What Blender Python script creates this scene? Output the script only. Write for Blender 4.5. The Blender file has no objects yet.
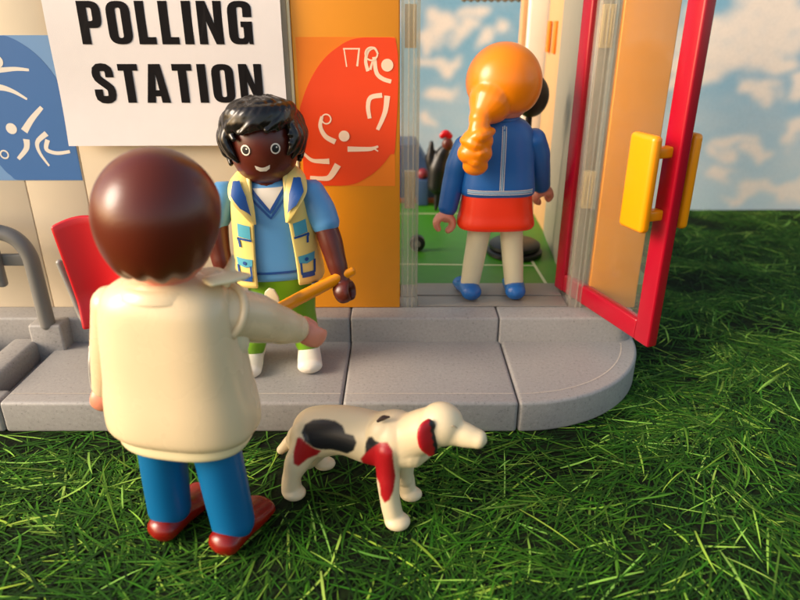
import bpy, math, random
import numpy as np
from mathutils import Vector, Matrix
R = math.radians
random.seed(7); rng = np.random.default_rng(7)
S = bpy.context.scene; COL = S.collection

# ------------------------------------------------------------------ camera (1 unit = 1 cm of the toy set)
CAMZ, FPX, PITCH = 9.27, 650.0, R(23.4)
cd = bpy.data.cameras.new('camera'); cam = bpy.data.objects.new('camera', cd); COL.objects.link(cam)
cam.location = (0, 0, CAMZ); cam.rotation_euler = (R(90) - PITCH, 0, 0)
cd.sensor_width = 36; cd.lens = FPX / 800 * 36; cd.clip_start = .1; cd.clip_end = 500
cd.dof.use_dof = True; cd.dof.focus_distance = 15.2; cd.dof.aperture_fstop = .22
S.camera = cam
def at(x, y, Y):
    """photo survey: point of the upright plane at distance Y that stands behind picture point x, y"""
    u = (300 - y) / FPX; d = Y / (math.cos(PITCH) + u * math.sin(PITCH))
    return Vector(((x - 400) * d / FPX, Y, CAMZ - d * math.sin(PITCH) + u * d * math.cos(PITCH)))

# ------------------------------------------------------------------ materials
def lin(c):
    return tuple(((v / 255) / 12.92 if v / 255 < .04045 else ((v / 255 + .055) / 1.055) ** 2.4) for v in c)
def newmat(name):
    m = bpy.data.materials.new(name); m.use_nodes = True
    return m, m.node_tree.nodes, m.node_tree.links, m.node_tree.nodes['Principled BSDF']
def plastic(name, rgb, rough=.32, k=1.0, var=.03, bump=.0008, sss=0., spec=.5):
    m, n, l, b = newmat(name)
    c = [v * k for v in lin(rgb)]
    tc = n.new('ShaderNodeTexCoord'); no = n.new('ShaderNodeTexNoise'); no.inputs['Scale'].default_value = 2.3; no.inputs['Detail'].default_value = 5
    l.new(tc.outputs['Object'], no.inputs['Vector'])
    mx = n.new('ShaderNodeMix'); mx.data_type = 'RGBA'
    mx.inputs['A'].default_value = (*[v * (1 - var) for v in c], 1); mx.inputs['B'].default_value = (*[min(1, v * (1 + var)) for v in c], 1)
    l.new(no.outputs['Fac'], mx.inputs['Factor']); l.new(mx.outputs['Result'], b.inputs['Base Color'])
    mr = n.new('ShaderNodeMapRange'); mr.inputs['To Min'].default_value = rough * .94; mr.inputs['To Max'].default_value = rough * 1.08
    n2 = n.new('ShaderNodeTexNoise'); n2.inputs['Scale'].default_value = 1.6; n2.inputs['Detail'].default_value = 2
    l.new(tc.outputs['Object'], n2.inputs['Vector']); l.new(n2.outputs['Fac'], mr.inputs['Value']); l.new(mr.outputs['Result'], b.inputs['Roughness'])
    b.inputs['Specular IOR Level'].default_value = spec
    if sss: b.inputs['Subsurface Weight'].default_value = sss; b.inputs['Subsurface Radius'].default_value = (.2, .12, .06); b.inputs['Subsurface Scale'].default_value = .5
    if bump:
        n3 = n.new('ShaderNodeTexNoise'); n3.inputs['Scale'].default_value = 60; n3.inputs['Detail'].default_value = 2
        l.new(tc.outputs['Object'], n3.inputs['Vector'])
        bp = n.new('ShaderNodeBump'); bp.inputs['Distance'].default_value = bump; bp.inputs['Strength'].default_value = .35
        l.new(n3.outputs['Fac'], bp.inputs['Height']); l.new(bp.outputs['Normal'], b.inputs['Normal'])
    return m
def speckle(name, rgb, k=1.0):
    m, n, l, b = newmat(name); c = [v * k for v in lin(rgb)]
    tc = n.new('ShaderNodeTexCoord')
    no = n.new('ShaderNodeTexNoise'); no.inputs['Scale'].default_value = 13; no.inputs['Detail'].default_value = 5; no.inputs['Roughness'].default_value = .75
    l.new(tc.outputs['Object'], no.inputs['Vector'])
    cr = n.new('ShaderNodeValToRGB'); e = cr.color_ramp.elements
    e[0].position = .33; e[0].color = (*[v * .52 for v in c], 1); e[1].position = .41; e[1].color = (*[v * .94 for v in c], 1)
    e2 = e.new(.58); e2.color = (*[v * 1.03 for v in c], 1); e3 = e.new(.68); e3.color = (*[v * 1.2 for v in c], 1)
    l.new(no.outputs['Fac'], cr.inputs['Fac'])
    n2 = n.new('ShaderNodeTexNoise'); n2.inputs['Scale'].default_value = .5; n2.inputs['Detail'].default_value = 4; l.new(tc.outputs['Object'], n2.inputs['Vector'])
    mx = n.new('ShaderNodeMix'); mx.data_type = 'RGBA'; mx.blend_type = 'MULTIPLY'; mx.inputs['Factor'].default_value = 1
    mr = n.new('ShaderNodeMapRange'); mr.inputs['To Min'].default_value = .88; mr.inputs['To Max'].default_value = 1.1
    l.new(n2.outputs['Fac'], mr.inputs['Value']); l.new(cr.outputs['Color'], mx.inputs['A']); l.new(mr.outputs['Result'], mx.inputs['B'])
    l.new(mx.outputs['Result'], b.inputs['Base Color']); b.inputs['Roughness'].default_value = .48
    bp = n.new('ShaderNodeBump'); bp.inputs['Distance'].default_value = .015; bp.inputs['Strength'].default_value = .4
    l.new(no.outputs['Fac'], bp.inputs['Height']); l.new(bp.outputs['Normal'], b.inputs['Normal'])
    return m
def printed(name, rough=.7, coat=.0):
    m, n, l, b = newmat(name)
    a = n.new('ShaderNodeAttribute'); a.attribute_name = 'tint'
    tc = n.new('ShaderNodeTexCoord'); no = n.new('ShaderNodeTexNoise'); no.inputs['Scale'].default_value = 9; no.inputs['Detail'].default_value = 6
    l.new(tc.outputs['Object'], no.inputs['Vector'])
    mr = n.new('ShaderNodeMapRange'); mr.inputs['To Min'].default_value = .9; mr.inputs['To Max'].default_value = 1.1; l.new(no.outputs['Fac'], mr.inputs['Value'])
    mx = n.new('ShaderNodeMix'); mx.data_type = 'RGBA'; mx.blend_type = 'MULTIPLY'; mx.inputs['Factor'].default_value = 1
    l.new(a.outputs['Color'], mx.inputs['A']); l.new(mr.outputs['Result'], mx.inputs['B']); l.new(mx.outputs['Result'], b.inputs['Base Color'])
    b.inputs['Roughness'].default_value = rough
    return m
def clear(name, tint=(.93, .93, .9), gl=.08, milky=.06):
    m, n, l, b = newmat(name)
    n.remove(b); out = n['Material Output']
    t = n.new('ShaderNodeBsdfTransparent'); t.inputs['Color'].default_value = (*tint, 1)
    g = n.new('ShaderNodeBsdfGlossy'); g.inputs['Roughness'].default_value = .12
    d = n.new('ShaderNodeBsdfDiffuse'); d.inputs['Color'].default_value = (.75, .7, .6, 1)
    fa = n.new('ShaderNodeLayerWeight'); fa.inputs['Blend'].default_value = .5; pw = n.new('ShaderNodeMath'); pw.operation = 'POWER'; pw.inputs[1].default_value = 4; l.new(fa.outputs['Facing'], pw.inputs[0]); lw = n.new('ShaderNodeMapRange'); lw.inputs['To Min'].default_value = gl; lw.inputs['To Max'].default_value = .6; l.new(pw.outputs[0], lw.inputs['Value'])
    m1 = n.new('ShaderNodeMixShader'); sn = n.new('ShaderNodeTexNoise'); sn.inputs['Scale'].default_value = 1.5; sn.inputs['Detail'].default_value = 7; sn.inputs['Distortion'].default_value = 1.5; tcc = n.new('ShaderNodeTexCoord'); l.new(tcc.outputs['Object'], sn.inputs['Vector']); smr = n.new('ShaderNodeMapRange'); smr.inputs['From Min'].default_value = .4; smr.inputs['From Max'].default_value = .75; smr.inputs['To Min'].default_value = milky * .9; smr.inputs['To Max'].default_value = milky * 1.15; l.new(sn.outputs['Fac'], smr.inputs['Value']); l.new(smr.outputs['Result'], m1.inputs[0]); l.new(t.outputs[0], m1.inputs[1]); l.new(d.outputs[0], m1.inputs[2])
    m2 = n.new('ShaderNodeMixShader'); l.new(lw.outputs[0], m2.inputs[0]); l.new(m1.outputs[0], m2.inputs[1]); l.new(g.outputs[0], m2.inputs[2])
    l.new(m2.outputs[0], out.inputs['Surface'])
    return m

M = dict(
 cream=plastic('cream_plastic', (232, 208, 166), .27, .92, sss=0), cream2=plastic('pale_cream_plastic', (240, 222, 176), .32, .95),
 hairbrown=plastic('brown_hair_plastic', (104, 40, 20), .28, .8, bump=.001), blue=plastic('blue_trouser_plastic', (0, 98, 150), .38, .9),
 shoe_red=plastic('dark_red_plastic', (140, 22, 12), .25, .8), skin=plastic('pink_skin_plastic', (232, 146, 116), .4, .9, sss=0),
 dark_skin=plastic('dark_brown_plastic', (92, 32, 18), .33, .85), black=plastic('black_hair_plastic', (22, 18, 16), .22, .9),
 white=plastic('white_plastic', (236, 226, 208), .35, .95), shirt=plastic('sky_blue_plastic', (88, 152, 205), .36, .95),
 navy=plastic('navy_print', (18, 72, 140), .4), teal=plastic('teal_print', (74, 158, 180), .4), vest=plastic('pale_yellow_plastic', (242, 214, 124), .34, .95),
 green=plastic('lime_green_plastic', (110, 160, 20), .38, .9), yellow=plastic('yellow_plastic', (248, 154, 4), .3, .9),
 hair_y=plastic('orange_hair_plastic', (244, 134, 8), .28, .92), jacket=plastic('denim_blue_plastic', (26, 96, 170), .38, .9),
 stitch=plastic('pale_stitch_print', (150, 180, 200), .5), skirt=plastic('orange_red_plastic', (238, 50, 8), .3, .92),
 bone=plastic('off_white_plastic', (228, 214, 176), .38, .9), shoe_blue=plastic('blue_shoe_plastic', (30, 98, 170), .22, .9),
 wall=plastic('cream_wall_plastic', (226, 208, 178), .5, .9, bump=.006, var=.03), orange=plastic('orange_wall_plastic', (240, 152, 22), .42, .9, bump=.006, var=.03),
 st_orange=plastic('orange_sticker', (238, 124, 8), .5), st_red=plastic('red_orange_sticker', (236, 66, 4), .5), st_cream=plastic('cream_ink', (250, 214, 180), .5),
 st_lblue=plastic('light_blue_sticker', (112, 152, 196), .5), st_blue=plastic('blue_sticker', (60, 108, 166), .5), st_white=plastic('white_ink', (232, 222, 206), .5),
 paper=plastic('white_paper', (240, 230, 224), .75, .95, bump=.01), ink=plastic('black_ink', (16, 11, 12), .85, spec=.2),
 pave=speckle('speckled_grey_plastic', (162, 158, 153), .88), grey=plastic('grey_plastic', (126, 123, 117), .35, .9), thr=plastic('threshold_grey_plastic', (142, 134, 122), .4, .9),
 red=plastic('red_plastic', (200, 6, 22), .3, .9), door_red=plastic('crimson_plastic', (166, 5, 34), .26, .9),
 court=plastic('green_court_floor', (58, 132, 14), .45, .85, var=.15), line=plastic('pale_line_print', (190, 196, 150), .5), side=plastic('grey_side_wall', (168, 160, 140), .5, .8),
 mat=plastic('blue_mat_plastic', (56, 84, 124), .5, .8), brown=plastic('brown_edge_plastic', (140, 84, 50), .5), dark=plastic('black_plastic', (16, 14, 16), .4), ball=plastic('dark_brown_ball_plastic', (44, 22, 14), .4),
 clip=plastic('cream_clip_plastic', (222, 200, 150), .4, .95), clear=clear('clear_plastic', (.95, .94, .90), .05, .13), pane=clear('clear_pane', (.97, .97, .96), .025, .03),
 metal=plastic('bright_grey_metal', (150, 146, 138), .25, .9), charcoal=plastic('charcoal_plastic', (74, 82, 84), .4), taupe=plastic('taupe_plastic', (150, 136, 112), .5), peach=plastic('peach_plastic', (204, 158, 108), .5),  # peach: shade of the roofless room put into the base colour
)

# ------------------------------------------------------------------ mesh helpers
ORG = {}
def root(name, loc, label, cat, group=None, rz=0, rx=0, ry=0):
    o = bpy.data.objects.new(name, None); COL.objects.link(o); o.empty_display_size = .3
    o.location = loc; o.rotation_euler = (rx, ry, rz); o['label'] = label; o['category'] = cat
    if group: o['group'] = group
    ORG[o.name] = Vector(loc)
    return o
def tag(o, label=None, cat=None, group=None, kind=None):
    for k, v in (('label', label), ('category', cat), ('group', group), ('kind', kind)):
        if v: o[k] = v
    return o
class MB:
    def __init__(s): s.v = []; s.f = []
    def add(s, v, f):
        b = len(s.v); s.v += [Vector(p) for p in v]; s.f += [[i + b for i in q] for q in f]
    def box(s, x0, x1, y0, y1, z0, z1):
        v = [(x, y, z) for z in (z0, z1) for y in (y0, y1) for x in (x0, x1)]
        s.add(v, [(0, 2, 3, 1), (4, 5, 7, 6), (0, 1, 5, 4), (2, 6, 7, 3), (0, 4, 6, 2), (1, 3, 7, 5)])
    def obox(s, c, ax, ay, hx, hy, z0, z1):
        c = Vector(c); ax = Vector(ax); ay = Vector(ay)
        p = [c + ax * a * hx + ay * b * hy for b in (-1, 1) for a in (-1, 1)]
        v = [(q.x, q.y, z) for z in (z0, z1) for q in p]
        s.add(v, [(0, 2, 3, 1), (4, 5, 7, 6), (0, 1, 5, 4), (2, 6, 7, 3), (0, 4, 6, 2), (1, 3, 7, 5)])
    def prism(s, poly, z0, z1):
        n = len(poly)
        s.add([(x, y, z0) for x, y in poly] + [(x, y, z1) for x, y in poly],
              [list(range(n))[::-1], list(range(n, 2 * n))] + [(i, (i + 1) % n, n + (i + 1) % n, n + i) for i in range(n)])
    def wallpoly(s, pts, y, th=.012):
        """polygon standing in the x-z plane, thickness towards -y"""
        n = len(pts)
        s.add([(a, y, b) for a, b in pts] + [(a, y - th, b) for a, b in pts],
              [list(range(n)), list(range(n, 2 * n))[::-1]] + [(i, n + i, n + (i + 1) % n, (i + 1) % n) for i in range(n)])
    def tube(s, pts, rad, seg=20, up=None, sub=6, flat=1.0, caps=True):
        """smooth tube through pts; rad = list of radii or (a,b) pairs (a along up)"""
        P = [Vector(p) for p in pts]; Rr = [(r, r * flat) if not isinstance(r, (tuple, list)) else r for r in rad]
        pp = []; rr = []
        n = len(P)
        for i in range(n - 1):
            p0 = P[max(0, i - 1)]; p1 = P[i]; p2 = P[i + 1]; p3 = P[min(n - 1, i + 2)]
            for k in range(sub if n > 2 or sub else 1):
                t = k / sub
                pp.append(.5 * ((2 * p1) + (p2 - p0) * t + (2 * p0 - 5 * p1 + 4 * p2 - p3) * t * t + (3 * p1 - p0 - 3 * p2 + p3) * t ** 3))
                tt = t * t * (3 - 2 * t) if n > 2 else t
                rr.append(tuple(Rr[i][j] * (1 - tt) + Rr[i + 1][j] * tt for j in (0, 1)))
        pp.append(P[-1]); rr.append(Rr[-1])
        t0 = (pp[1] - pp[0]).normalized()
        u = Vector(up) if up else (Vector((0, 0, 1)) if abs(t0.z) < .9 else Vector((0, 1, 0)))
        rings = []; fixed = up is not None
        def ring(c, t, u, a, b):
            w = t.cross(u).normalized(); u2 = w.cross(t).normalized()
            return [c + u2 * a * math.cos(2 * math.pi * k / seg) + w * b * math.sin(2 * math.pi * k / seg) for k in range(seg)], u2
        m = len(pp); tang = [(pp[min(m - 1, i + 1)] - pp[max(0, i - 1)]).normalized() for i in range(m)]
        if caps:   # rounded start
            for q in (.0, .35, .65, .87):
                a, b = rr[0]; f = math.sqrt(1 - (1 - q) ** 2) if q else .08
                r_, u = ring(pp[0] - tang[0] * min(a, b) * (1 - q), tang[0], u, a * f, b * f); rings.append(r_)
        for i in range(m):
            r_, u2 = ring(pp[i], tang[i], u, *rr[i]); rings.append(r_)
            if not fixed: u = u2
        if caps:
            for q in (.87, .65, .35, .0):
                a, b = rr[-1]; f = math.sqrt(1 - (1 - q) ** 2) if q else .08
                r_, _ = ring(pp[-1] + tang[-1] * min(a, b) * (1 - q), tang[-1], u, a * f, b * f); rings.append(r_)
        s.rings(rings)
    def rings(s, rings):
        k = len(rings[0]); v = [p for r in rings for p in r]; f = []
        for i in range(len(rings) - 1):
            for j in range(k):
                f.append((i * k + j, i * k + (j + 1) % k, (i + 1) * k + (j + 1) % k, (i + 1) * k + j))
        f.append(list(range(k))[::-1]); f.append([(len(rings) - 1) * k + j for j in range(k)])
        s.add(v, f)
    def ellipsoid(s, c, r, seg=32, n=20, e=1.0):
        rings = []
        for i in range(n + 1):
            ph = -math.pi / 2 + math.pi * (i + .02) / (n + .04) if 0 < i < n else (-math.pi / 2 + .03 if i == 0 else math.pi / 2 - .03)
            cz = math.copysign(abs(math.sin(ph)) ** e, math.sin(ph)); cr = math.cos(ph) ** e
            rings.append([Vector((c[0] + r[0] * cr * math.cos(2 * math.pi * k / seg), c[1] + r[1] * cr * math.sin(2 * math.pi * k / seg), c[2] + r[2] * cz)) for k in range(seg)])
        s.rings(rings)
    def build(s, name, mat, parent=None, smooth=True, bevel=0, seg=3, remesh=0, relax=4, world=False, sub=0, angle=40, solid=0):
        v = s.v
        if world and parent: v = [p - ORG[parent.name] for p in v]
        me = bpy.data.meshes.new(name); me.from_pydata([tuple(p) for p in v], [], s.f); me.update()
        o = bpy.data.objects.new(name, me); COL.objects.link(o)
        if not remesh:
            import bmesh
            bm = bmesh.new(); bm.from_mesh(me); bmesh.ops.recalc_face_normals(bm, faces=bm.faces); bm.to_mesh(me); bm.free()
        if remesh or bevel or sub or solid:
            if solid:
                q = o.modifiers.new('s', 'SOLIDIFY'); q.thickness = solid; q.offset = -1
            if remesh:
                q = o.modifiers.new('r', 'REMESH'); q.mode = 'VOXEL'; q.voxel_size = remesh; q.use_smooth_shade = True
                q = o.modifiers.new('s', 'SMOOTH'); q.factor = .5; q.iterations = relax
            if bevel:
                q = o.modifiers.new('b', 'BEVEL'); q.width = bevel; q.segments = seg; q.limit_method = 'ANGLE'; q.angle_limit = R(30)
            if sub:
                q = o.modifiers.new('u', 'SUBSURF'); q.levels = sub; q.render_levels = sub
            dg = bpy.context.evaluated_depsgraph_get(); dg.update()
            nm = bpy.data.meshes.new_from_object(o.evaluated_get(dg)); o.modifiers.clear(); old = me; o.data = nm; bpy.data.meshes.remove(old); me = nm; me.name = name
        me.materials.clear(); me.materials.append(mat)
        me.polygons.foreach_set('use_smooth', [smooth] * len(me.polygons))
        if smooth and not remesh:
            try: me.set_sharp_from_angle(angle=R(angle))
            except Exception: pass
        if parent: o.parent = parent; ORG[o.name] = ORG.get(parent.name, Vector())
        return o
def smoothstep(t): return t * t * (3 - 2 * t)
class Surf:
    """upright moulded body: rings (z, rx, ry, n [,cx, cy])"""
    def __init__(s, ctl): s.c = [tuple(c) + (0, 0) if len(c) == 4 else tuple(c) for c in ctl]
    def ring(s, z):
        c = s.c
        if z <= c[0][0]: return c[0][1:]
        for a, b in zip(c, c[1:]):
            if z <= b[0]:
                i = c.index(a); p0 = c[max(0, i - 1)]; p3 = c[min(len(c) - 1, i + 2)]; t = (z - a[0]) / (b[0] - a[0]); out = []
                for k in range(1, 6):
                    m1 = (b[k] - p0[k]) / max(1e-6, b[0] - p0[0]) * (b[0] - a[0]); m2 = (p3[k] - a[k]) / max(1e-6, p3[0] - a[0]) * (b[0] - a[0])
                    out.append((2 * t ** 3 - 3 * t * t + 1) * a[k] + (t ** 3 - 2 * t * t + t) * m1 + (-2 * t ** 3 + 3 * t * t) * b[k] + (t ** 3 - t * t) * m2)
                return tuple(out)
        return c[-1][1:]
    def pt(s, th, z, off=0):
        rx, ry, n, cx, cy = s.ring(z); c, q = math.cos(th), math.sin(th)
        return Vector((cx + math.copysign(abs(c) ** (2 / n), c) * (rx + off), cy + math.copysign(abs(q) ** (2 / n), q) * (ry + off), z))
    def face(s, x, z, off=.012, side=-1):
        rx, ry, n, cx, cy = s.ring(z); t = min(.999, abs(x - cx) / rx)
        return Vector((x, cy + side * (ry * (1 - t ** n) ** (1 / n) + off), z))
    def mesh(s, mb, N=44, seg=56, z0=None, z1=None, off=0):
        z0 = s.c[0][0] if z0 is None else z0; z1 = s.c[-1][0] if z1 is None else z1
        mb.rings([[s.pt(2 * math.pi * k / seg, z0 + (z1 - z0) * i / N, off) for k in range(seg)] for i in range(N + 1)])
def strip(mb, path, w, f, closed=False, sub=8):
    """printed line of width w along 2-D path laid on a surface function f(x, z)"""
    pts = []
    for a, b in zip(path, path[1:] + (path[:1] if closed else [])):
        for k in range(sub): pts.append((a[0] + (b[0] - a[0]) * k / sub, a[1] + (b[1] - a[1]) * k / sub))
    if not closed: pts.append(path[-1])
    L = []; Rr = []; n = len(pts)
    for i, p in enumerate(pts):
        a = pts[(i - 1) % n] if closed or i else pts[0]; b = pts[(i + 1) % n] if closed or i < n - 1 else pts[-1]
        dx, dy = b[0] - a[0], b[1] - a[1]; h = math.hypot(dx, dy) or 1; nx, ny = -dy / h * w / 2, dx / h * w / 2
        L.append(f(p[0] + nx, p[1] + ny)); Rr.append(f(p[0] - nx, p[1] - ny))
    m = n if closed else n - 1
    mb.add(L + Rr, [(i, (i + 1) % n, n + (i + 1) % n, n + i) for i in range(m)])
def patch(mb, poly, f, rings=5):
    n = len(poly); cx = sum(p[0] for p in poly) / n; cy = sum(p[1] for p in poly) / n
    d = []
    for a, b in zip(poly, poly[1:] + poly[:1]):
        for k in range(5): d.append((a[0] + (b[0] - a[0]) * k / 5, a[1] + (b[1] - a[1]) * k / 5))
    m = len(d); v = [f(cx, cy)]; F = []
    for r in range(1, rings + 1):
        v += [f(cx + (x - cx) * r / rings, cy + (y - cy) * r / rings) for x, y in d]
    for i in range(m): F.append((0, 1 + i, 1 + (i + 1) % m))
    for r in range(rings - 1):
        for i in range(m): F.append((1 + r * m + i, 1 + (r + 1) * m + i, 1 + (r + 1) * m + (i + 1) % m, 1 + r * m + (i + 1) % m))
    mb.add(v, F)
def disc(cx, cy, r, ry=None, n=20): return [(cx + r * math.cos(2 * math.pi * k / n), cy + (ry or r) * math.sin(2 * math.pi * k / n)) for k in range(n)]

# ------------------------------------------------------------------ toy figure pieces (local: front = -Y)
def add_head(par, mat, c, r, smile_mat=None, white=None):
    b = MB(); b.ellipsoid(c, r, 48, 32, .92)
    b.tube([(c[0], c[1], c[2] - r[2] * .85), (c[0], c[1], c[2] - r[2] * 1.25)], [.42, .42])
    h = b.build('head', mat, par)
    def f(off):
        def g(x, z):
            t = 1 - min(.98, ((x - c[0]) / (r[0] * .985)) ** 2 + ((z - c[2]) / (r[2] * 1.03)) ** 2)
            return Vector((x, c[1] - r[1] * (t ** .5) * 1.005 - off, z))
        return g
    for sx in (-1, 1):
        e = MB(); patch(e, disc(c[0] + sx * .33, c[2] + .02, .105, .12), f(.02)); eo = e.build('eye', M['white'], h)
        e = MB(); patch(e, disc(c[0] + sx * .33, c[2] + .02, .076, .088), f(.026)); e.build('pupil', M['dark'], eo)
        e = MB(); patch(e, disc(c[0] + sx * .33 + .03, c[2] + .05, .018), f(.032)); e.build('glint', M['white'], eo)
    e = MB(); pts = [(-.17, -.33), (-.1, -.37), (0, -.385), (.1, -.37), (.17, -.33), (.15, -.42), (.07, -.475), (-.07, -.475), (-.15, -.42)]
    patch(e, [(c[0] + x, c[2] + z) for x, z in pts], f(.02)); e.build('mouth', smile_mat or M['skirt'], h)
    for sx in (-1, 1):
        e = MB(); e.tube([(c[0] + sx * r[0] * .95, c[1] + .05, c[2] - .12), (c[0] + sx * r[0] * .97, c[1] + .05, c[2] + .1)], [.1, .1], flat=.6); e.build('ear', mat, h)
    return h
def hair_cap(mb, c, r, zb, disp=None, N=26, seg=120, inner=.13, full=1.0):
    def P(a, ph, k=1.0):
        w = (disp(a, ph) if disp else 0)
        cp = math.cos(ph) ** (full if ph < 0 else 1); rr = Vector((r[0] * cp * math.cos(a), r[1] * cp * math.sin(a), r[2] * math.sin(ph)))
        return Vector(c) + rr * (k + w)
    out = []; inn = []
    for i in range(N + 1):
        t = i / N; o = []; n = []
        for k in range(seg):
            a = 2 * math.pi * k / seg; p0 = zb(a); ph = p0 + (math.pi / 2 - .01 - p0) * t
            lip = 1 - .06 * (1 - min(1, t * 9)) ** 2
            o.append(P(a, ph, lip)); n.append(P(a, ph, 1 - inner))
        out.append(o); inn.append(n)
    rings = inn[::-1] + out
    mb.rings(rings)
def claw(mb, wrist, d, axis, s=1.0, open_deg=75):
    """moulded C-shaped gripping hand: d = arm direction, axis = axis of the grip"""
    d = Vector(d).normalized(); ax = Vector(axis); ax = (ax - d * ax.dot(d)).normalized(); sd = d.cross(ax)
    c = Vector(wrist) + d * .38 * s; rad = .23 * s
    pts = []; rr = []
    for k in range(13):
        a = R(-180 + open_deg / 2 - 10 + (360 - open_deg) * k / 12) + math.pi + R(180 - open_deg / 2 + 10 - 180 + open_deg / 2 - 10 + 0)
        t = k / 12; ang = math.pi + (t - .5) * R(360 - open_deg)
        pts.append(c + d * rad * math.cos(ang) + sd * rad * math.sin(ang)); rr.append((.24 * s * (1 - .25 * abs(2 * t - 1) ** 2), .115 * s * (1 - .25 * abs(2 * t - 1) ** 3)))
    mb.tube(pts, rr, seg=18, up=ax, sub=3)
    mb.tube([Vector(wrist) - d * .12 * s, Vector(wrist) + d * .16 * s], [.19 * s, .2 * s], seg=18)
def shoe(par, mat, x, y0, y1, w=.34, h=.48, yaw=0, z=0):
    b = MB(); L = y0 - y1
    for ys, zz, a, c_ in ((0, .2, w * .85, .2),):
        pass
    pts = [(x, y1, z + .23), (x, y1 - (y1 - y0) * .3, z + .26), (x + math.sin(yaw) * .2, y1 - (y1 - y0) * .62, z + .2), (x + math.sin(yaw) * .4, y0, z + .17)]
    b.tube(pts, [(.2, w * .8), (.27, w * .88), (.21, w * 1.0), (.165, w * .92)], seg=28, up=(0, 0, 1), sub=6)
    b.v = [Vector((p.x, p.y, max(z + .0, p.z))) for p in b.v]
    return b.build('shoe', mat, par)

# ------------------------------------------------------------------ SETTING: ground print, sky print
def fbm(x, y, seed=0, octv=5):
    r = np.random.default_rng(seed); out = np.zeros_like(x); amp = 1; fr = 1; tot = 0
    for o in range(octv):
        g = r.random((64, 64)); xi = x * fr; yi = y * fr
        x0 = np.floor(xi).astype(int); y0 = np.floor(yi).astype(int); fx = xi - x0; fy = yi - y0
        fx = fx * fx * (3 - 2 * fx); fy = fy * fy * (3 - 2 * fy)
        a = g[x0 % 64, y0 % 64]; b = g[(x0 + 1) % 64, y0 % 64]; c = g[x0 % 64, (y0 + 1) % 64]; d = g[(x0 + 1) % 64, (y0 + 1) % 64]
        out += amp * (a * (1 - fx) * (1 - fy) + b * fx * (1 - fy) + c * (1 - fx) * fy + d * fx * fy); tot += amp; amp *= .5; fr *= 2.03
    return out / tot
def grid_mesh(name, x, y, z, col, mat):
    h, w = x.shape; v = np.stack([x, y, z], -1).reshape(-1, 3)
    idx = np.arange(h * w).reshape(h, w); f = np.stack([idx[:-1, :-1], idx[:-1, 1:], idx[1:, 1:], idx[1:, :-1]], -1).reshape(-1, 4)
    return raw_mesh(name, v, f, col.reshape(-1, 3), mat)
def raw_mesh(name, v, f, col, mat):
    me = bpy.data.meshes.new(name); k = f.shape[1]
    me.vertices.add(len(v)); me.vertices.foreach_set('co', v.astype('f4').ravel())
    me.loops.add(f.size); me.loops.foreach_set('vertex_index', f.astype('i4').ravel())
    me.polygons.add(len(f)); me.polygons.foreach_set('loop_start', np.arange(0, f.size, k, dtype='i4'))
    me.update(calc_edges=True)
    a = me.color_attributes.new('tint', 'FLOAT_COLOR', 'POINT')
    a.data.foreach_set('color', np.concatenate([col, np.ones((len(col), 1))], 1).astype('f4').ravel())
    me.materials.append(mat); o = bpy.data.objects.new(name, me); COL.objects.link(o); return o
BACK = 33.4
gm, gn, gl_, gb = newmat('grass_print_base')
tc = gn.new('ShaderNodeTexCoord'); mp = gn.new('ShaderNodeMapping'); mp.inputs['Scale'].default_value = (1, 1, 1); gl_.new(tc.outputs['Object'], mp.inputs['Vector'])
n1 = gn.new('ShaderNodeTexNoise'); n1.inputs['Scale'].default_value = 3.2; n1.inputs['Detail'].default_value = 9; n1.inputs['Distortion'].default_value = 2.5; gl_.new(mp.outputs[0], n1.inputs['Vector'])
cr = gn.new('ShaderNodeValToRGB'); e = cr.color_ramp.elements; e[0].position = .36; e[0].color = (*lin((15, 17, 12)), 1); e[1].position = .62; e[1].color = (*lin((26, 40, 14)), 1)
x_ = e.new(.8); x_.color = (*lin((46, 74, 22)), 1)
gl_.new(n1.outputs['Fac'], cr.inputs['Fac']); gl_.new(cr.outputs['Color'], gb.inputs['Base Color']); gb.inputs['Roughness'].default_value = .9; gb.inputs['Specular IOR Level'].default_value = .1
b = MB(); b.box(-60, 60, -25, BACK - .02, -.3, 0)
tag(b.build('ground', gm, smooth=False), kind='structure')

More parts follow.
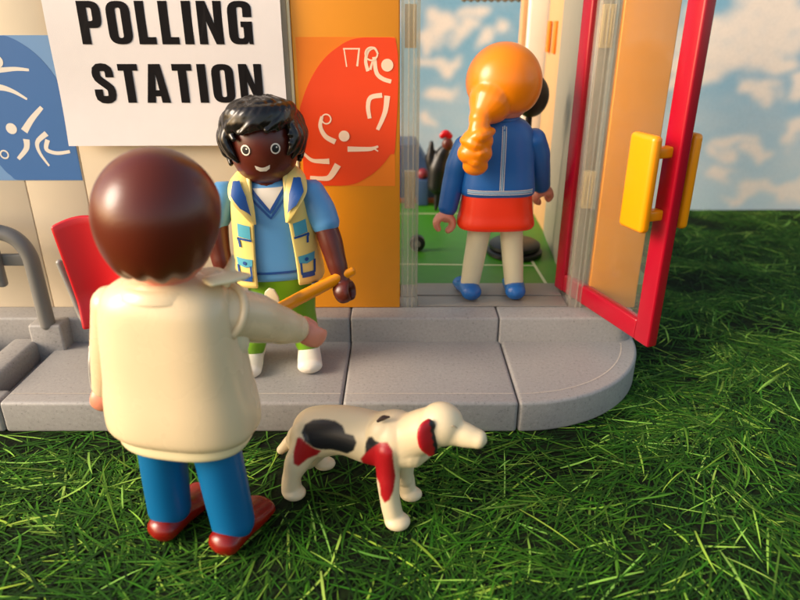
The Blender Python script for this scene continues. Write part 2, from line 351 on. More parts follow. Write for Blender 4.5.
# printed grass blades: countless thin strips lying on the sheet
def blades(n, x0, x1, y0, y1, seed, scale=1.0):
    r = np.random.default_rng(seed)
    x = r.uniform(x0, x1, n); y = r.uniform(y0, y1, n)
    # none under the plastic pavement
    keep = ~((x < 2.8) & (y > 13.45)) & ~((x < 6.5) & (y > 17)) & ~(((x - 2.87) ** 2 + (y - 17.0) ** 2 < 3.55 ** 2))
    x, y = x[keep], y[keep]; n = len(x)
    cl = fbm((x + 60) * .35, (y + 40) * .45, 3, 4); cl2 = fbm((x + 60) * 1.3, (y + 40) * 1.3, 5, 3)
    keep = r.random(n) < np.clip((cl * .5 + cl2 * .5 - .36) * 6, .06, 1); x, y, cl, cl2 = x[keep], y[keep], cl[keep], cl2[keep]; n = len(x)
    base = fbm((x + 60) * .22, (y + 40) * .22, 9, 2) * 2.4 * math.pi
    ang = base + r.normal(0, .75, n) + np.where(r.random(n) < .3, r.uniform(0, 6.28, n), 0)
    Ln = r.gamma(4.2, .17, n) * scale; Ln = np.clip(Ln, .15, 2.2); W = r.uniform(.007, .016, n) * (1 + .5 * (Ln > .9)) * scale
    z = r.uniform(.004, .05, n); bend = r.normal(0, .28, n)
    seg = 4; V = np.zeros((n, seg + 1, 2, 3)); px, py, a = x.copy(), y.copy(), ang.copy()
    for i in range(seg + 1):
        w = W * np.array([.7, 1, .95, .7, .12])[i]
        V[:, i, 0] = np.stack([px - np.sin(a) * w, py + np.cos(a) * w, z], -1); V[:, i, 1] = np.stack([px + np.sin(a) * w, py - np.cos(a) * w, z], -1)
        px = px + np.cos(a) * Ln / seg; py = py + np.sin(a) * Ln / seg; a = a + bend / seg; z = z + .0008
    V[..., 1] = np.minimum(V[..., 1], BACK - .1)
    base_i = np.arange(n)[:, None] * (seg + 1) * 2
    F = np.stack([np.stack([base_i[:, 0] + 2 * i, base_i[:, 0] + 2 * i + 1, base_i[:, 0] + 2 * i + 3, base_i[:, 0] + 2 * i + 2], -1) for i in range(seg)], 1).reshape(-1, 4)
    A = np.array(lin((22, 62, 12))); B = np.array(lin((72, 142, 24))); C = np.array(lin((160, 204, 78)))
    pale_strand = r.random(n) < .06; W = np.where(pale_strand, W * .8, W)  # random share of thin, light yellow-green strands
    t = np.clip(r.beta(1.6, 2.2, n) * .85 + (cl2 - .5) * .9, 0, 1); t = np.where(pale_strand, 1.0, t)[:, None]
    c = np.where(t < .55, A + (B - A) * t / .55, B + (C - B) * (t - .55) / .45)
    c = c * np.where(pale_strand, r.uniform(.75, 1.0, n), r.uniform(.2, .7, n))[:, None]; c = c * np.array([r.uniform(.8, 1.2, n), np.ones(n), r.uniform(.7, 1.3, n)]).T
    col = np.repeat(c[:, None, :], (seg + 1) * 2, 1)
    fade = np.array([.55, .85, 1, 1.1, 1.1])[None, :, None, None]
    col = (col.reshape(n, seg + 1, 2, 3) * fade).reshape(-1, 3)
    return V.reshape(-1, 3), F, col
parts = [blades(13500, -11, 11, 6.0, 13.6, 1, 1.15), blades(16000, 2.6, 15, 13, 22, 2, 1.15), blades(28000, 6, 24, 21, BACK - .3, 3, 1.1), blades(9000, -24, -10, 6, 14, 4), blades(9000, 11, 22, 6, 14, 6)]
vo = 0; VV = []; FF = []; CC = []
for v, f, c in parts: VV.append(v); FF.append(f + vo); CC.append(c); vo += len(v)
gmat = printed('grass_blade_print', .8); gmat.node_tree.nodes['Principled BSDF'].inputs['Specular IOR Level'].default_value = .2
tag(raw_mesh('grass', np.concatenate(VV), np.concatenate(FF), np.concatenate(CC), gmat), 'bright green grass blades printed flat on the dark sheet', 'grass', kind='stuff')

# sky print: a wrapped paper backdrop with soft clouds
xs = np.linspace(-40, 44, 820); zs = np.linspace(0, 19, 190); X, Z = np.meshgrid(xs, zs)
clouds = [(735, 40, 62, 34), (775, 20, 50, 40), (700, 60, 36, 14), (780, 62, 30, 14), (728, 58, 22, 10), (690, 70, 20, 9), (755, 92, 19, 9), (738, 143, 20, 8), (766, 152, 16, 8), (730, 160, 15, 8), (797, 133, 14, 14), (765, 190, 34, 10),
          (733, 197, 20, 6), (795, 190, 26, 10), (705, 178, 18, 7), (668, 82, 16, 10), (664, 30, 10, 20), (640, 170, 14, 8), (795, 88, 12, 6), (712, 152, 10, 8),
          (446, 22, 18, 12), (474, 12, 12, 7), (478, 40, 15, 8), (434, 36, 12, 9), (436, 60, 16, 7), (438, 92, 17, 10), (422, 128, 10, 8), (452, 146, 14, 6), (505, 30, 14, 9),
          (340, 30, 60, 22), (250, 90, 50, 16), (150, 40, 60, 26), (60, 100, 60, 16), (900, 60, 60, 30), (980, 120, 50, 16), (880, 150, 40, 12), (1050, 30, 60, 30), (-60, 60, 60, 24)]
cv = np.zeros_like(X)
wx = (fbm((X + 60) * .8, (Z + 9) * .9, 11, 4) - .5) * 3.0; wz = (fbm((X + 90) * .8, (Z + 9) * .9, 12, 4) - .5) * 1.7
for (px, py, a, b_) in clouds:
    p = at(px, py, BACK); d = BACK / (math.cos(PITCH) + (300 - py) / FPX * math.sin(PITCH)); ra = a * d / FPX; rb = b_ * d / FPX
    q = ((X + wx - p.x) / ra) ** 2 + ((Z + wz - p.z) / rb) ** 2
    cv = np.maximum(cv, np.clip(1.25 - q * .8, 0, 1))
det = fbm((X + 60) * 2.2, (Z + 9) * 2.6, 13, 5)
cv = smoothstep(np.clip(cv * (.60 + .7 * det), 0, 1))
for _ in range(3): cv = (cv + np.roll(cv, 1, 0) + np.roll(cv, -1, 0) + np.roll(cv, 1, 1) + np.roll(cv, -1, 1)) / 5
wisp = np.clip(fbm((X + 60) * .35, (Z + 9) * .7, 14, 5) - .45, 0, 1) * 1.6
top = np.array(lin((112, 150, 172))); bot = np.array(lin((178, 192, 190))); t = np.clip(Z / 9.0, 0, 1)[..., None]
top = np.array(lin((128, 176, 200))); bot = np.array(lin((196, 212, 214))); skyc = bot + (top - bot) * smoothstep(t); cl = np.array(lin((248, 230, 212)))
m_ = np.clip(cv + wisp * .4, 0, 1)[..., None]; colr = skyc * (1 - m_) + cl * m_
smat = printed('sky_print', .65)
Y = BACK - ((np.clip(np.abs(X) - 24, 0, None)) ** 2) * .012 + .05 * np.sin(X * .7)
tag(grid_mesh('sky', X, Y, Z, colr, smat), kind='structure')

# ------------------------------------------------------------------ PAVEMENT of grey speckled plastic
b = MB(); z1 = .85
def arc(cx, cy, r, a0, a1, n=26): return [(cx + r * math.cos(R(a0 + (a1 - a0) * k / n)), cy + r * math.sin(R(a0 + (a1 - a0) * k / n))) for k in range(n + 1)]
F0 = 13.27; g = .012
def slab(outer, lip, z0=0.0):
    b.prism(outer, z0, z1 - .02); b.prism(lip, z1 - .06, z1 + .0)
# three slabs with joints at X=-1.4 and X=2.8 ; lower tier
b.prism([(-9.6, F0), (-1.38 - g, F0), (-1.38 - g, 17), (-9.6, 17)], 0, z1)
b.prism([(-1.38 + g, F0), (2.85 - g, F0), (2.85 - g, 17), (-1.38 + g, 17)], 0, z1)
b.prism([(2.85 + g, F0)] + arc(2.9, 17.1, 3.83, -88, 0) + [(6.73, 18.5), (2.85 + g, 18.5)], 0, z1)
# left: ledge, slot and ramp bars running away from the wall
b.prism([(-16, F0), (-9.62, F0), (-9.62, 13.9), (-16, 13.9)], 0, z1)
b.box(-10.35, -9.62, 13.9, 17, 0, z1 - .35); b.box(-16, -10.35, 13.9, 17, 0, z1 - .5)
lower = b.build('pavement', M['pave'], bevel=.09, seg=4); tag(lower, kind='structure')
b = MB()
for x0, x1 in ((-10.75, -10.0), (-12.6, -11.8), (-14.4, -13.6)): b.box(x0, x1, 13.7, 16.2, .45, z1 + .28)
o = b.build('ramp', M['pave'], bevel=.14, seg=4); tag(o, kind='structure')
# upper tier under the building
b = MB(); F1 = 16.46
b.box(-16, -1.4 - g, F1, 18.0, .3, 1.6); b.box(-1.4 + g, 2.78 - g, F1, 18.0, .3, 1.6)
b.prism([(2.78 + g, F1), (6.1, F1)] + arc(6.1, F1 + .6, .6, -80, 0, 8) + [(6.7, 18), (2.78 + g, 18)], .3, 1.6)
b.box(-10.15, -9.25, 15.95, F1 + .1, .3, 1.61)
o = b.build('pavement_step', M['pave'], bevel=.07, seg=3); tag(o, kind='structure')
# thin paler lip lines laid on the lower slabs
b = MB()
def lipline(path, w=.035):
    strip(b, path, w, lambda x, y: Vector((x, y, z1 + .006)), sub=2)
lipline([(-9.5, F0 + .42), (-1.45, F0 + .42)]); lipline([(-1.32, F0 + .42), (2.78, F0 + .42)])
lipline([(2.92, F0 + .42)] + arc(2.9, 17.1, 3.41, -87, -12))
lipm = speckle('pale_lip_plastic', (196, 186, 172), .9)
o = b.build('pavement_lip', lipm, smooth=False); tag(o, kind='structure')

# ------------------------------------------------------------------ THE TOY BUILDING
B = root('toy_building', (0, 17.2, 1.6), 'cream and orange toy building with a wide open doorway and stickers on its front', 'toy building')
WY = 17.2; TOP = 14.5
def wbox(name, mat, x0, x1, y0, y1, z0, z1, par=B, bevel=.03): 
    q = MB(); q.box(x0, x1, y0, y1, z0, z1); return q.build(name, mat, par, bevel=bevel, world=True)
# cream wall as grooved panels
q = MB(); seams = [-16, -12.7, -10.02, -8.43, -2.74]
for a, c in zip(seams, seams[1:]):
    q.box(a + .012, c - .012, WY, WY + .35, 1.6, TOP)
q.box(-16, -2.74, WY + .03, WY + .33, 1.6, TOP)
q.build('wall_panel', M['wall'], B, bevel=.02, world=True)
wbox('corner_strip', M['cream2'], -2.74, -2.66, WY - .08, WY + .35, 1.6, TOP)
wbox('orange_panel', M['orange'], -2.655, 0.0, WY - .05, WY + .35, 1.603, TOP, bevel=.04)
wbox('orange_panel', M['orange'], 5.40, 6.78, WY - .05, WY + .35, 1.603, TOP, bevel=.04)
# clear pillars with cream clips
for x0, x1 in ((.03, .50), (4.88, 5.37)):
    q = MB(); q.box(x0, x1, WY - .02, WY + .12, 1.6, TOP); q.box(x0, x0 + .07, WY + .121, WY + .5, 1.6, TOP); q.box(x1 - .07, x1, WY + .121, WY + .5, 1.6, TOP)
    for k in (.17, .3): q.box(x0 + k, x0 + k + .04, WY - .06, WY - .021, 1.6, TOP)
    p = q.build('clear_pillar', M['clear'], B, bevel=.015, world=True)
    for zc in (5.0, 9.1):
        c = MB(); c.box(x0 + .09, x1 - .09, WY + .14, WY + .4, zc - .5, zc + .5)
        for k in (0, 1, 2): c.box(x0 + .11 + k * .09, x0 + .16 + k * .09, WY + .125, WY + .14, zc - .4, zc + .4)
        c.build('clip', M['clip'], p, bevel=.015, world=True)
# threshold with two treads, court floor
q = MB(); q.box(.02, 5.4, 18.004, 18.95, .3, 1.6); q.box(.52, 4.86, WY + .02, WY + .75, 1.601, 1.64); q.box(.52, 4.86, WY + .8, 18.93, 1.601, 1.66)
q.build('threshold', M['thr'], B, bevel=.02, world=True)
wbox('floor', M['court'], -4, 8, 18.96, 29.2, 1.3, 1.6, bevel=0)
q = MB(); fz = 1.606
for (x0, y0, x1, y1) in ((-3.5, 20.9, 4.6, 20.65), (4.6, 18.98, 4.35, 29), (-3, 27.0, 8, 27.0)):
    strip(q, [(x0, y0), (x1, y1)], .1, lambda x, y: Vector((x, y, fz)), sub=1); fz += .004
q.build('court_line', M['line'], B, smooth=False, world=True)
# interior right side wall and far columns
q = MB(); q.v = []; 
def slantwall(mb, p0, p1, th, z0, z1):
    a = Vector((*p0, 0)); c = Vector((*p1, 0)); d = (c - a).normalized(); n_ = Vector((-d.y, d.x, 0)) * -th
    poly = [(a.x, a.y), (c.x, c.y), (c.x + n_.x, c.y + n_.y), (a.x + n_.x, a.y + n_.y)]; mb.prism(poly, z0, z1)
slantwall(q, (5.05, 17.8), (5.6, 24.4), .3, 1.6, 12.5)
q.build('side_wall', M['side'], B, bevel=.02, world=True)
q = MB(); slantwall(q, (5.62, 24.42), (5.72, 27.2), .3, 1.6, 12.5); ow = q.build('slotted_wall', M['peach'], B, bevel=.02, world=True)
q = MB()
for yy in (25.2, 26.3): q = MB(); q.box(5.56, 5.66, yy, yy + .38, 8.1, 9.2); q.build('slot', M['st_orange'], ow, bevel=.02, world=True)
wbox('white_column', M['white'], 4.95, 5.9, 27.3, 28.2, 1.6, 12.5, bevel=.12)
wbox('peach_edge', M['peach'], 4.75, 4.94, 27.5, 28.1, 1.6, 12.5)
q = MB()
for k in range(9):
    q.tube([(2.55 + k * .27, 28.4, 10.35), (2.55 + k * .27, 28.4, 10.02)], [.15, .15], seg=14)
q.box(2.4, 4.85, 28.3, 28.5, 10.1, 10.9); q.build('scalloped_trim', M['taupe'], B, world=True)
q = MB(); q.box(3.95, 4.55, 28.3, 28.6, 7.4, 7.95); q.box(4.5, 4.68, 28.3, 28.6, 7.6, 8.25); q.build('white_bracket', M['white'], B, bevel=.05, world=True)

# stickers with sports figures in cut-out strokes
def smooth_poly(P_, k=5):
    out = []; n = len(P_)
    for i in range(n):
        p0, p1, p2, p3 = P_[i - 1], P_[i], P_[(i + 1) % n], P_[(i + 2) % n]
        for j in range(k):
            t = j / k; out.append(tuple(.5 * (2 * p1[d] + (p2[d] - p0[d]) * t + (2 * p0[d] - 5 * p1[d] + 4 * p2[d] - p3[d]) * t * t + (3 * p1[d] - p0[d] - 3 * p2[d] + p3[d]) * t ** 3) for d in (0, 1)))
    return out
def spt(x, y, Y=WY): p = at(x, y, Y); return (p.x, p.z)
def marks(mb, strokes, rings_, Y, conv):
    for path, w0, w1 in strokes:
        Y -= .0006
        pts = [conv(*p) for p in path]; n = len(pts); dense = []
        for i in range(n - 1):
            p0 = pts[max(0, i - 1)]; p1 = pts[i]; p2 = pts[i + 1]; p3 = pts[min(n - 1, i + 2)]
            for k in range(6):
                t = k / 6; dense.append(tuple(.5 * (2 * p1[j] + (p2[j] - p0[j]) * t + (2 * p0[j] - 5 * p1[j] + 4 * p2[j] - p3[j]) * t * t + (3 * p1[j] - p0[j] - 3 * p2[j] + p3[j]) * t ** 3) for j in (0, 1)))
        dense.append(pts[-1]); m = len(dense); L = []; Q = []
        for i, p in enumerate(dense):
            a = dense[max(0, i - 1)]; c = dense[min(m - 1, i + 1)]; dx, dy = c[0] - a[0], c[1] - a[1]; h = math.hypot(dx, dy) or 1
            w = (w0 + (w1 - w0) * i / (m - 1)) / 2; L.append((p[0] - dy / h * w, Y, p[1] + dx / h * w)); Q.append((p[0] + dy / h * w, Y, p[1] - dx / h * w))
        mb.add(L + Q, [(i, i + 1, m + i + 1, m + i) for i in range(m - 1)])
    for (x, y), r0, r1 in rings_:
        Y -= .0006
        cx, cz = conv(x, y); o_ = [(cx + r0 * math.cos(a * .2618), Y, cz + r0 * math.sin(a * .2618)) for a in range(24)]
        if r1: i_ = [(cx + r1 * math.cos(a * .2618), Y, cz + r1 * math.sin(a * .2618)) for a in range(24)]; mb.add(o_ + i_, [(k, (k + 1) % 24, 24 + (k + 1) % 24, 24 + k) for k in range(24)])
        else: mb.add(o_, [list(range(24))])
SY = WY - .05
oc = lambda X, Y: spt(300 + X / 3.53, 30 + Y / 3.53, SY)
q = MB(); x0, zt = -2.56, 8.86; x1, zb_ = -.13, 5.17
q.wallpoly([(x0, zb_), (x1, zb_), (x1, zt), (x0, zt)], SY - .003, .004); so = q.build('sticker', M['st_orange'], B, smooth=False, world=True); tag(so, 'orange square sticker with cream sports figures on a red oval')
q = MB(); poly = [oc(*p) for p in [(200, 29), (337, 29), (337, 400), (318, 440), (285, 482), (240, 518), (170, 547), (22, 547), (-8, 500), (-16, 440), (-12, 330), (4, 262), (30, 190), (70, 120), (125, 66)]]
q.wallpoly([(max(x0 + .01, a), min(zt - .01, max(zb_ + .01, c))) for a, c in smooth_poly(poly)], SY - .009, .004); q.build('red_oval', M['st_red'], so, smooth=False, world=True)
q = MB()
marks(q, [([(165, 130), (155, 65)], .03, .03), ([(152, 66), (212, 66)], .035, .035), ([(209, 66), (202, 128)], .04, .05), ([(240, 145), (232, 110), (240, 75), (262, 64), (276, 85)], .09, .05),
          ([(262, 95), (270, 150), (292, 172), (322, 182)], .10, .10), ([(248, 140), (256, 108)], .07, .03),
          ([(246, 312), (240, 270), (250, 238), (290, 230)], .10, .12), ([(308, 232), (300, 290), (274, 352)], .15, .09),
          ([(125, 395), (90, 375), (72, 340), (78, 305)], .14, .08), ([(168, 420), (240, 420), (262, 416), (276, 410)], .14, .05), ([(262, 418), (276, 428)], .04, .03),
          ([(6, 428), (40, 458), (75, 463), (104, 463)], .06, .15), ([(134, 475), (108, 516), (85, 524), (36, 520)], .18, .09)],
      [((93, 314), .135, .10), ((252, 84), .17, .13), ((308, 124), .15, 0), ((156, 374), .14, 0)], SY - .0135, oc)
q.build('sports_figures', M['st_cream'], so, smooth=False, world=True)
bc = lambda X, Y: spt(X / 3.756, 30 + Y / 3.756, WY)
q = MB(); bx0, bx1, bz0, bz1 = -12.1, -8.47, 5.31, 8.9
q.wallpoly([(bx0, bz0), (bx1, bz0), (bx1, bz1), (bx0, bz1)], WY - .003, .004); sb = q.build('sticker', M['st_lblue'], B, smooth=False, world=True); tag(sb, 'blue sticker with white sports figures on a darker oval')
q = MB(); poly = [bc(*p) for p in [(-90, -8), (0, 14), (70, 44), (140, 95), (200, 165), (240, 240), (268, 330), (290, 420), (320, 566), (90, 566), (40, 545), (0, 505), (-60, 420), (-120, 300), (-150, 120), (-130, 20)]]
q.wallpoly([(min(bx1 - .01, a), min(bz1 - .01, max(bz0 + .01, c))) for a, c in smooth_poly(poly)], WY - .009, .004); q.build('blue_oval', M['st_blue'], sb, smooth=False, world=True)
q = MB()
marks(q, [([(-60, 150), (0, 150), (60, 146), (110, 150)], .16, .06), ([(-60, 215), (0, 215), (50, 230), (103, 260)], .2, .05), ([(92, 380), (120, 335), (158, 290)], .18, .1),
          ([(100, 410), (100, 445), (70, 484)], .17, .09), ([(176, 388), (142, 420), (150, 460), (186, 510)], .14, .05), ([(180, 412), (176, 448), (215, 462), (264, 456)], .12, .08)],
      [((44, 370), .14, 0), ((18, 467), .12, .08), ((-10, 118), .15, 0)], WY - .0135, bc)
q.build('sports_figures', M['st_white'], sb, smooth=False, world=True)

# door: crimson frame, clear pane, two yellow grips
H0 = Vector((4.86, 18.55, 0)); H1 = Vector((6.30, 14.45, 0)); dd = (H1 - H0).normalized(); dn = Vector((dd.y, -dd.x, 0)); W_ = (H1 - H0).length   # dn points to the left face
dz0, dz1 = 1.72, 13.0; st = .55; th = .15
q = MB()
def dbox(mb, s0, s1, n0, n1, z0, z1): 
    c = H0 + dd * (s0 + s1) / 2 + dn * (n0 + n1) / 2; mb.obox(c, dd, dn, (s1 - s0) / 2, (n1 - n0) / 2, z0, z1)
dbox(q, 0, st * .85, -th, th, dz0, dz1); dbox(q, W_ - st, W_, -th, th, dz0, dz1); dbox(q, st * .85 - .02, W_ - st + .02, -th + .01, th - .01, dz0, dz0 + .56); dbox(q, st * .85 - .02, W_ - st + .02, -th + .01, th - .01, dz1 - .56, dz1)
door = q.build('door', M['door_red'], B, bevel=.06, world=True)
q = MB(); dbox(q, st * .8, W_ - st + .05, -.03, .03, dz0 + .5, dz1 - .5); q.build('pane', M['pane'], door, smooth=False, world=True)
for sgn in (1, -1):
    q = MB(); n0 = .55 * sgn; 
    dbox(q, W_ - .95, W_ - .08, n0 + .0, n0 + .26, 4.72, 6.93)
    hp = q.build('handle', M['yellow'], door, bevel=.11, seg=5, world=True)
    q = MB(); dbox(q, W_ - .5, W_ - .22, min(n0, .1 * sgn), max(n0, .1 * sgn) + .02, 4.95, 5.2); q.build('handle_post', M['yellow'], door, bevel=.05, world=True); q = MB(); dbox(q, W_ - .5, W_ - .22, min(n0, .1 * sgn), max(n0, .1 * sgn) + .02, 6.4, 6.65)
    hb = q.build('handle_post', M['yellow'], door, bevel=.05, world=True)
q = MB(); dbox(q, W_ - .86, W_ - .17, .808, .83, 4.84, 6.81); 
# door stop pin
q = MB(); q.tube([H0 + dd * .7 + dn * .04 + Vector((0, 0, 2.55)), H0 + dd * .7 + dn * .1 + Vector((0, 0, 2.55))], [.05, .04]); q.build('pin', M['clear'], door, world=True)

# ------------------------------------------------------------------ paper sign with lettering
PY = 16.98
sg = root('paper_sign', (-5.7, PY, 6.25), 'white paper sign reading POLLING STATION taped to the cream wall', 'sign')
q = MB(); nx, nz = 40, 30; px0, px1, pz0, pz1 = -8.5, -2.86, 6.27, 10.6
def pap(u, v):
    x = px0 + (px1 - px0) * u + .05 * (1 - v) * (1 if u < .5 else -.6) * 0 + .03 * v * (u - .5); z = pz0 + (pz1 - pz0) * v
    y = PY + .03 * math.sin(u * 5 + v * 2) * .6 - .10 * (1 - v) ** 2 * (math.cos(u * 3.0) * .5 + .5) + .03 * math.sin(v * 7)
    return Vector((x, y, z))
vv = [pap(i / nx, j / nz) for j in range(nz + 1) for i in range(nx + 1)]
q.add(vv, [(j * (nx + 1) + i, j * (nx + 1) + i + 1, (j + 1) * (nx + 1) + i + 1, (j + 1) * (nx + 1) + i) for j in range(nz) for i in range(nx)])
q.build('sheet', M['paper'], sg, world=True, solid=.008)
def psurf(x, z, off=.0105): 
    p = pap((x - px0) / (px1 - px0), (z - pz0) / (pz1 - pz0)); return Vector((x, p.y - off, z))
def rnd(pts, r_map, n=6):
    """polygon with rounded corners: r_map {index: radius}"""
    out = []; m = len(pts)
    for i, p in enumerate(pts):
        r = r_map.get(i, 0)
        if not r: out.append(p); continue
        a = pts[i - 1]; c = pts[(i + 1) % m]
        def tow(q_): L = math.hypot(q_[0] - p[0], q_[1] - p[1]); k = min(r, L * .5) / L; return (p[0] + (q_[0] - p[0]) * k, p[1] + (q_[1] - p[1]) * k)
        s, e_ = tow(a), tow(c)
        for k in range(n + 1):
            t = k / n; out.append(((1 - t) ** 2 * s[0] + 2 * t * (1 - t) * p[0] + t * t * e_[0], (1 - t) ** 2 * s[1] + 2 * t * (1 - t) * p[1] + t * t * e_[1]))
    return out
def stroke(pts, w):
    L = []; Q = []
    for i, p in enumerate(pts):
        a = pts[max(0, i - 1)]; c = pts[min(len(pts) - 1, i + 1)]; dx, dy = c[0] - a[0], c[1] - a[1]; h = math.hypot(dx, dy)
        L.append((p[0] - dy / h * w / 2, p[1] + dx / h * w / 2)); Q.append((p[0] + dy / h * w / 2, p[1] - dx / h * w / 2))
    return L + Q[::-1]
Oo = rnd([(0, 0), (.54, 0), (.54, 1), (0, 1)], {0: .25, 1: .25, 2: .25, 3: .25}); Oi = rnd([(.21, .15), (.33, .15), (.33, .85), (.21, .85)], {0: .06, 1: .06, 2: .06, 3: .06})
GL = {
 'P': (.52, [rnd([(0, 0), (0, 1), (.52, 1), (.52, .38), (.21, .38), (.21, 0)], {2: .24, 3: .24}), rnd([(.21, .54), (.21, .85), (.32, .85), (.32, .54)], {2: .06, 3: .06})]),
 'O': (.54, [Oo, Oi]), 'L': (.40, [[(0, 0), (0, 1), (.21, 1), (.21, .17), (.40, .17), (.40, 0)]]), 'I': (.21, [[(0, 0), (0, 1), (.21, 1), (.21, 0)]]),
 'N': (.56, [[(0, 0), (0, 1), (.2, 1), (.37, .48), (.37, 1), (.56, 1), (.56, 0), (.38, 0), (.19, .54), (.19, 0)]]),
 'G': (.54, [rnd([(.54, .63), (.54, 1), (0, 1), (0, 0), (.40, 0), (.44, .07), (.45, 0), (.54, 0), (.54, .53), (.28, .53), (.28, .4), (.34, .4), (.34, .14), (.21, .14), (.21, .86), (.34, .86), (.34, .63)], {1: .25, 2: .25, 3: .25, 4: .06, 12: .05, 13: .05, 14: .05, 15: .05})]),
 'S': (.52, [stroke([(.42, .66), (.42, .78), (.40, .86), (.34, .91), (.26, .92), (.17, .91), (.115, .86), (.1, .78), (.1, .71), (.13, .63), (.2, .56), (.33, .45), (.40, .38), (.42, .3), (.42, .21), (.40, .13), (.34, .09), (.26, .08), (.17, .09), (.115, .13), (.1, .21), (.1, .35)], .2)]),
 'T': (.48, [[(0, 1), (.48, 1), (.48, .83), (.345, .83), (.345, 0), (.135, 0), (.135, .83), (0, .83)]]),
 'A': (.58, [[(0, 0), (.15, 1), (.43, 1), (.58, 0), (.37, 0), (.355, .17), (.225, .17), (.21, 0)], [(.245, .33), (.335, .33), (.29, .74)]]),
}
def word(txt, xa, xb, zlo, zhi, shear=0):
    w = sum(GL[c][0] for c in txt); H_ = zhi - zlo; k = H_ * 1.10; gap = ((xb - xa) - w * k) / (len(txt) - 1); x = xa
    for c in txt:
        cu = bpy.data.curves.new('l', 'CURVE'); cu.dimensions = '2D'; cu.fill_mode = 'BOTH'
        for poly in GL[c][1]:
            sp = cu.splines.new('POLY'); sp.points.add(len(poly) - 1); sp.use_cyclic_u = True
            for i, p in enumerate(poly): sp.points[i].co = (p[0], p[1], 0, 1)
        t = bpy.data.objects.new('l', cu); COL.objects.link(t); dg = bpy.context.evaluated_depsgraph_get(); dg.update()
        me = bpy.data.meshes.new_from_object(t.evaluated_get(dg)); bpy.data.objects.remove(t)
        mb = MB(); mb.add([psurf(x + v.co.x * k, zlo + v.co.y * H_) for v in me.vertices], [list(p.vertices) for p in me.polygons])
        mb.build('letter', M['ink'], sg, smooth=False, world=True)
        x += GL[c][0] * k + gap
word('POLLING', -7.70, -3.55, 8.70, 9.66); word('STATION', -7.62, -3.42, 7.33, 8.25)

# ------------------------------------------------------------------ chair and rail by the wall
ch = root('chair', (-7.1, 15.0, .85), 'red shell toy chair on a grey metal frame beside the wall', 'chair')
q = MB(); n_ = 14
def shell(u, v):   # u across, v up the backrest
    w = .62 + .16 * v; x = -7.95 + (u - .5) * 2 * w + .05 - (v - .5) * .35; z = 2.15 + 2.75 * v - .22 * abs(u - .5) ** 2 * 4 * v - .0
    y = 14.95 + .28 * (v) - .35 * abs(2 * u - 1) ** 2 * .6 - .7 * max(0, .25 - v)
    if v < .12: w *= .8
    return Vector((x + .45, y, z))
vv = [shell(i / n_, j / n_) for j in range(n_ + 1) for i in range(n_ + 1)]
q.add(vv, [(j * (n_ + 1) + i, j * (n_ + 1) + i + 1, (j + 1) * (n_ + 1) + i + 1, (j + 1) * (n_ + 1) + i) for j in range(n_) for i in range(n_)])
q.build('backrest', M['red'], ch, world=True, solid=.14, bevel=.06)
q = MB(); q.box(-7.4, -6.3, 13.75, 14.85, 2.0, 2.16); q.build('seat', M['red'], ch, bevel=.09, world=True)
for sx in (0, 1):
    q = MB(); X0 = -8.32 + sx * 1.75
    q.tube([(X0 - .12, 15.15, 3.72), (X0 + .06, 15.12, 2.9), (X0 + .26, 15.0, 2.25), (X0 + .8, 14.6, 2.0), (X0 + .85, 14.0, 1.95)], [.085] * 5, seg=14); q.build('frame_tube', M['metal'], ch, world=True)
    q = MB(); q.tube([(X0 + .85, 14.0, 1.95), (X0 + .88, 13.75, 1.6), (X0 + .85, 13.7, 1.0), (X0 + .86, 13.95, .93), (X0 + .85, 14.9, .93)], [.075] * 5, seg=14); q.build('leg', M['metal'], ch, world=True)

rl = root('hand_rail', (-9.7, 16.1, 1.6), 'grey tubular hand rail bending down into a square block by the ramp', 'railing')
q = MB(); q.tube([(-14.5, 16.1, 4.25), (-11.2, 16.1, 4.25), (-10.4, 16.1, 4.22), (-9.95, 16.1, 4.02), (-9.72, 16.1, 3.6), (-9.68, 16.1, 3.0), (-9.66, 16.1, 1.6)], [.2] * 7, seg=24); q.build('post', M['grey'], rl, world=True)
q = MB(); q.box(-14.2, -9.8, 16.03, 16.17, 3.3, 3.62); q.build('lower_bar', M['grey'], rl, bevel=.04, world=True)
q = MB(); q.box(-10.85, -10.4, 15.85, 16.08, 2.75, 4.62); br = q.build('bracket', M['grey'], rl, bevel=.08, world=True)
q = MB(); q.box(-10.78, -10.52, 15.80, 15.85, 2.95, 3.25); q.build('reflector', M['yellow'], br, bevel=.02, world=True)

# ------------------------------------------------------------------ things inside the room
t = root('exercise_bench', (1.0, 29.4, 1.6), 'blue sloping gym mat bench with a brown edge at the back of the room', 'gym bench')
q = MB(); y0, y1 = 28.9, 31.2
pts = [(-3.5, 1.6), (2.3, 1.6), (2.3, 2.05), (1.95, 2.15), (.7, 4.2), (-3.5, 4.2)]
nn = len(pts); q.add([(a, y0, c) for a, c in pts] + [(a, y1, c) for a, c in pts], [list(range(nn)), list(range(nn, 2 * nn))[::-1]] + [(i, (i + 1) % nn, nn + (i + 1) % nn, nn + i) for i in range(nn)])
q.build('mat', M['mat'], t, bevel=.05, world=True)
q = MB(); q.box(-3.5, 2.4, 28.75, 28.89, 1.6, 1.82); q.build('edge', M['brown'], t, bevel=.02, world=True)
t = MB(); t.ellipsoid((0, 0, .25), (.26, .26, .24)); o = t.build('ball', plastic('dull_red_plastic', (120, 30, 40), .5)); o.location = (1.0, 28.5, 2.75)
q = MB(); q.box(-.25, .25, -.25, .25, -1.13, .03); o2 = q.build('ball_stand', M['mat'], o, bevel=.05)
tag(o, 'small red ball on a blue stand, seen through the doorway', 'ball')
fg = root('rooster', (1.62, 27.6, 1.6), 'black toy rooster with a red comb standing at the back of the room', 'toy rooster')
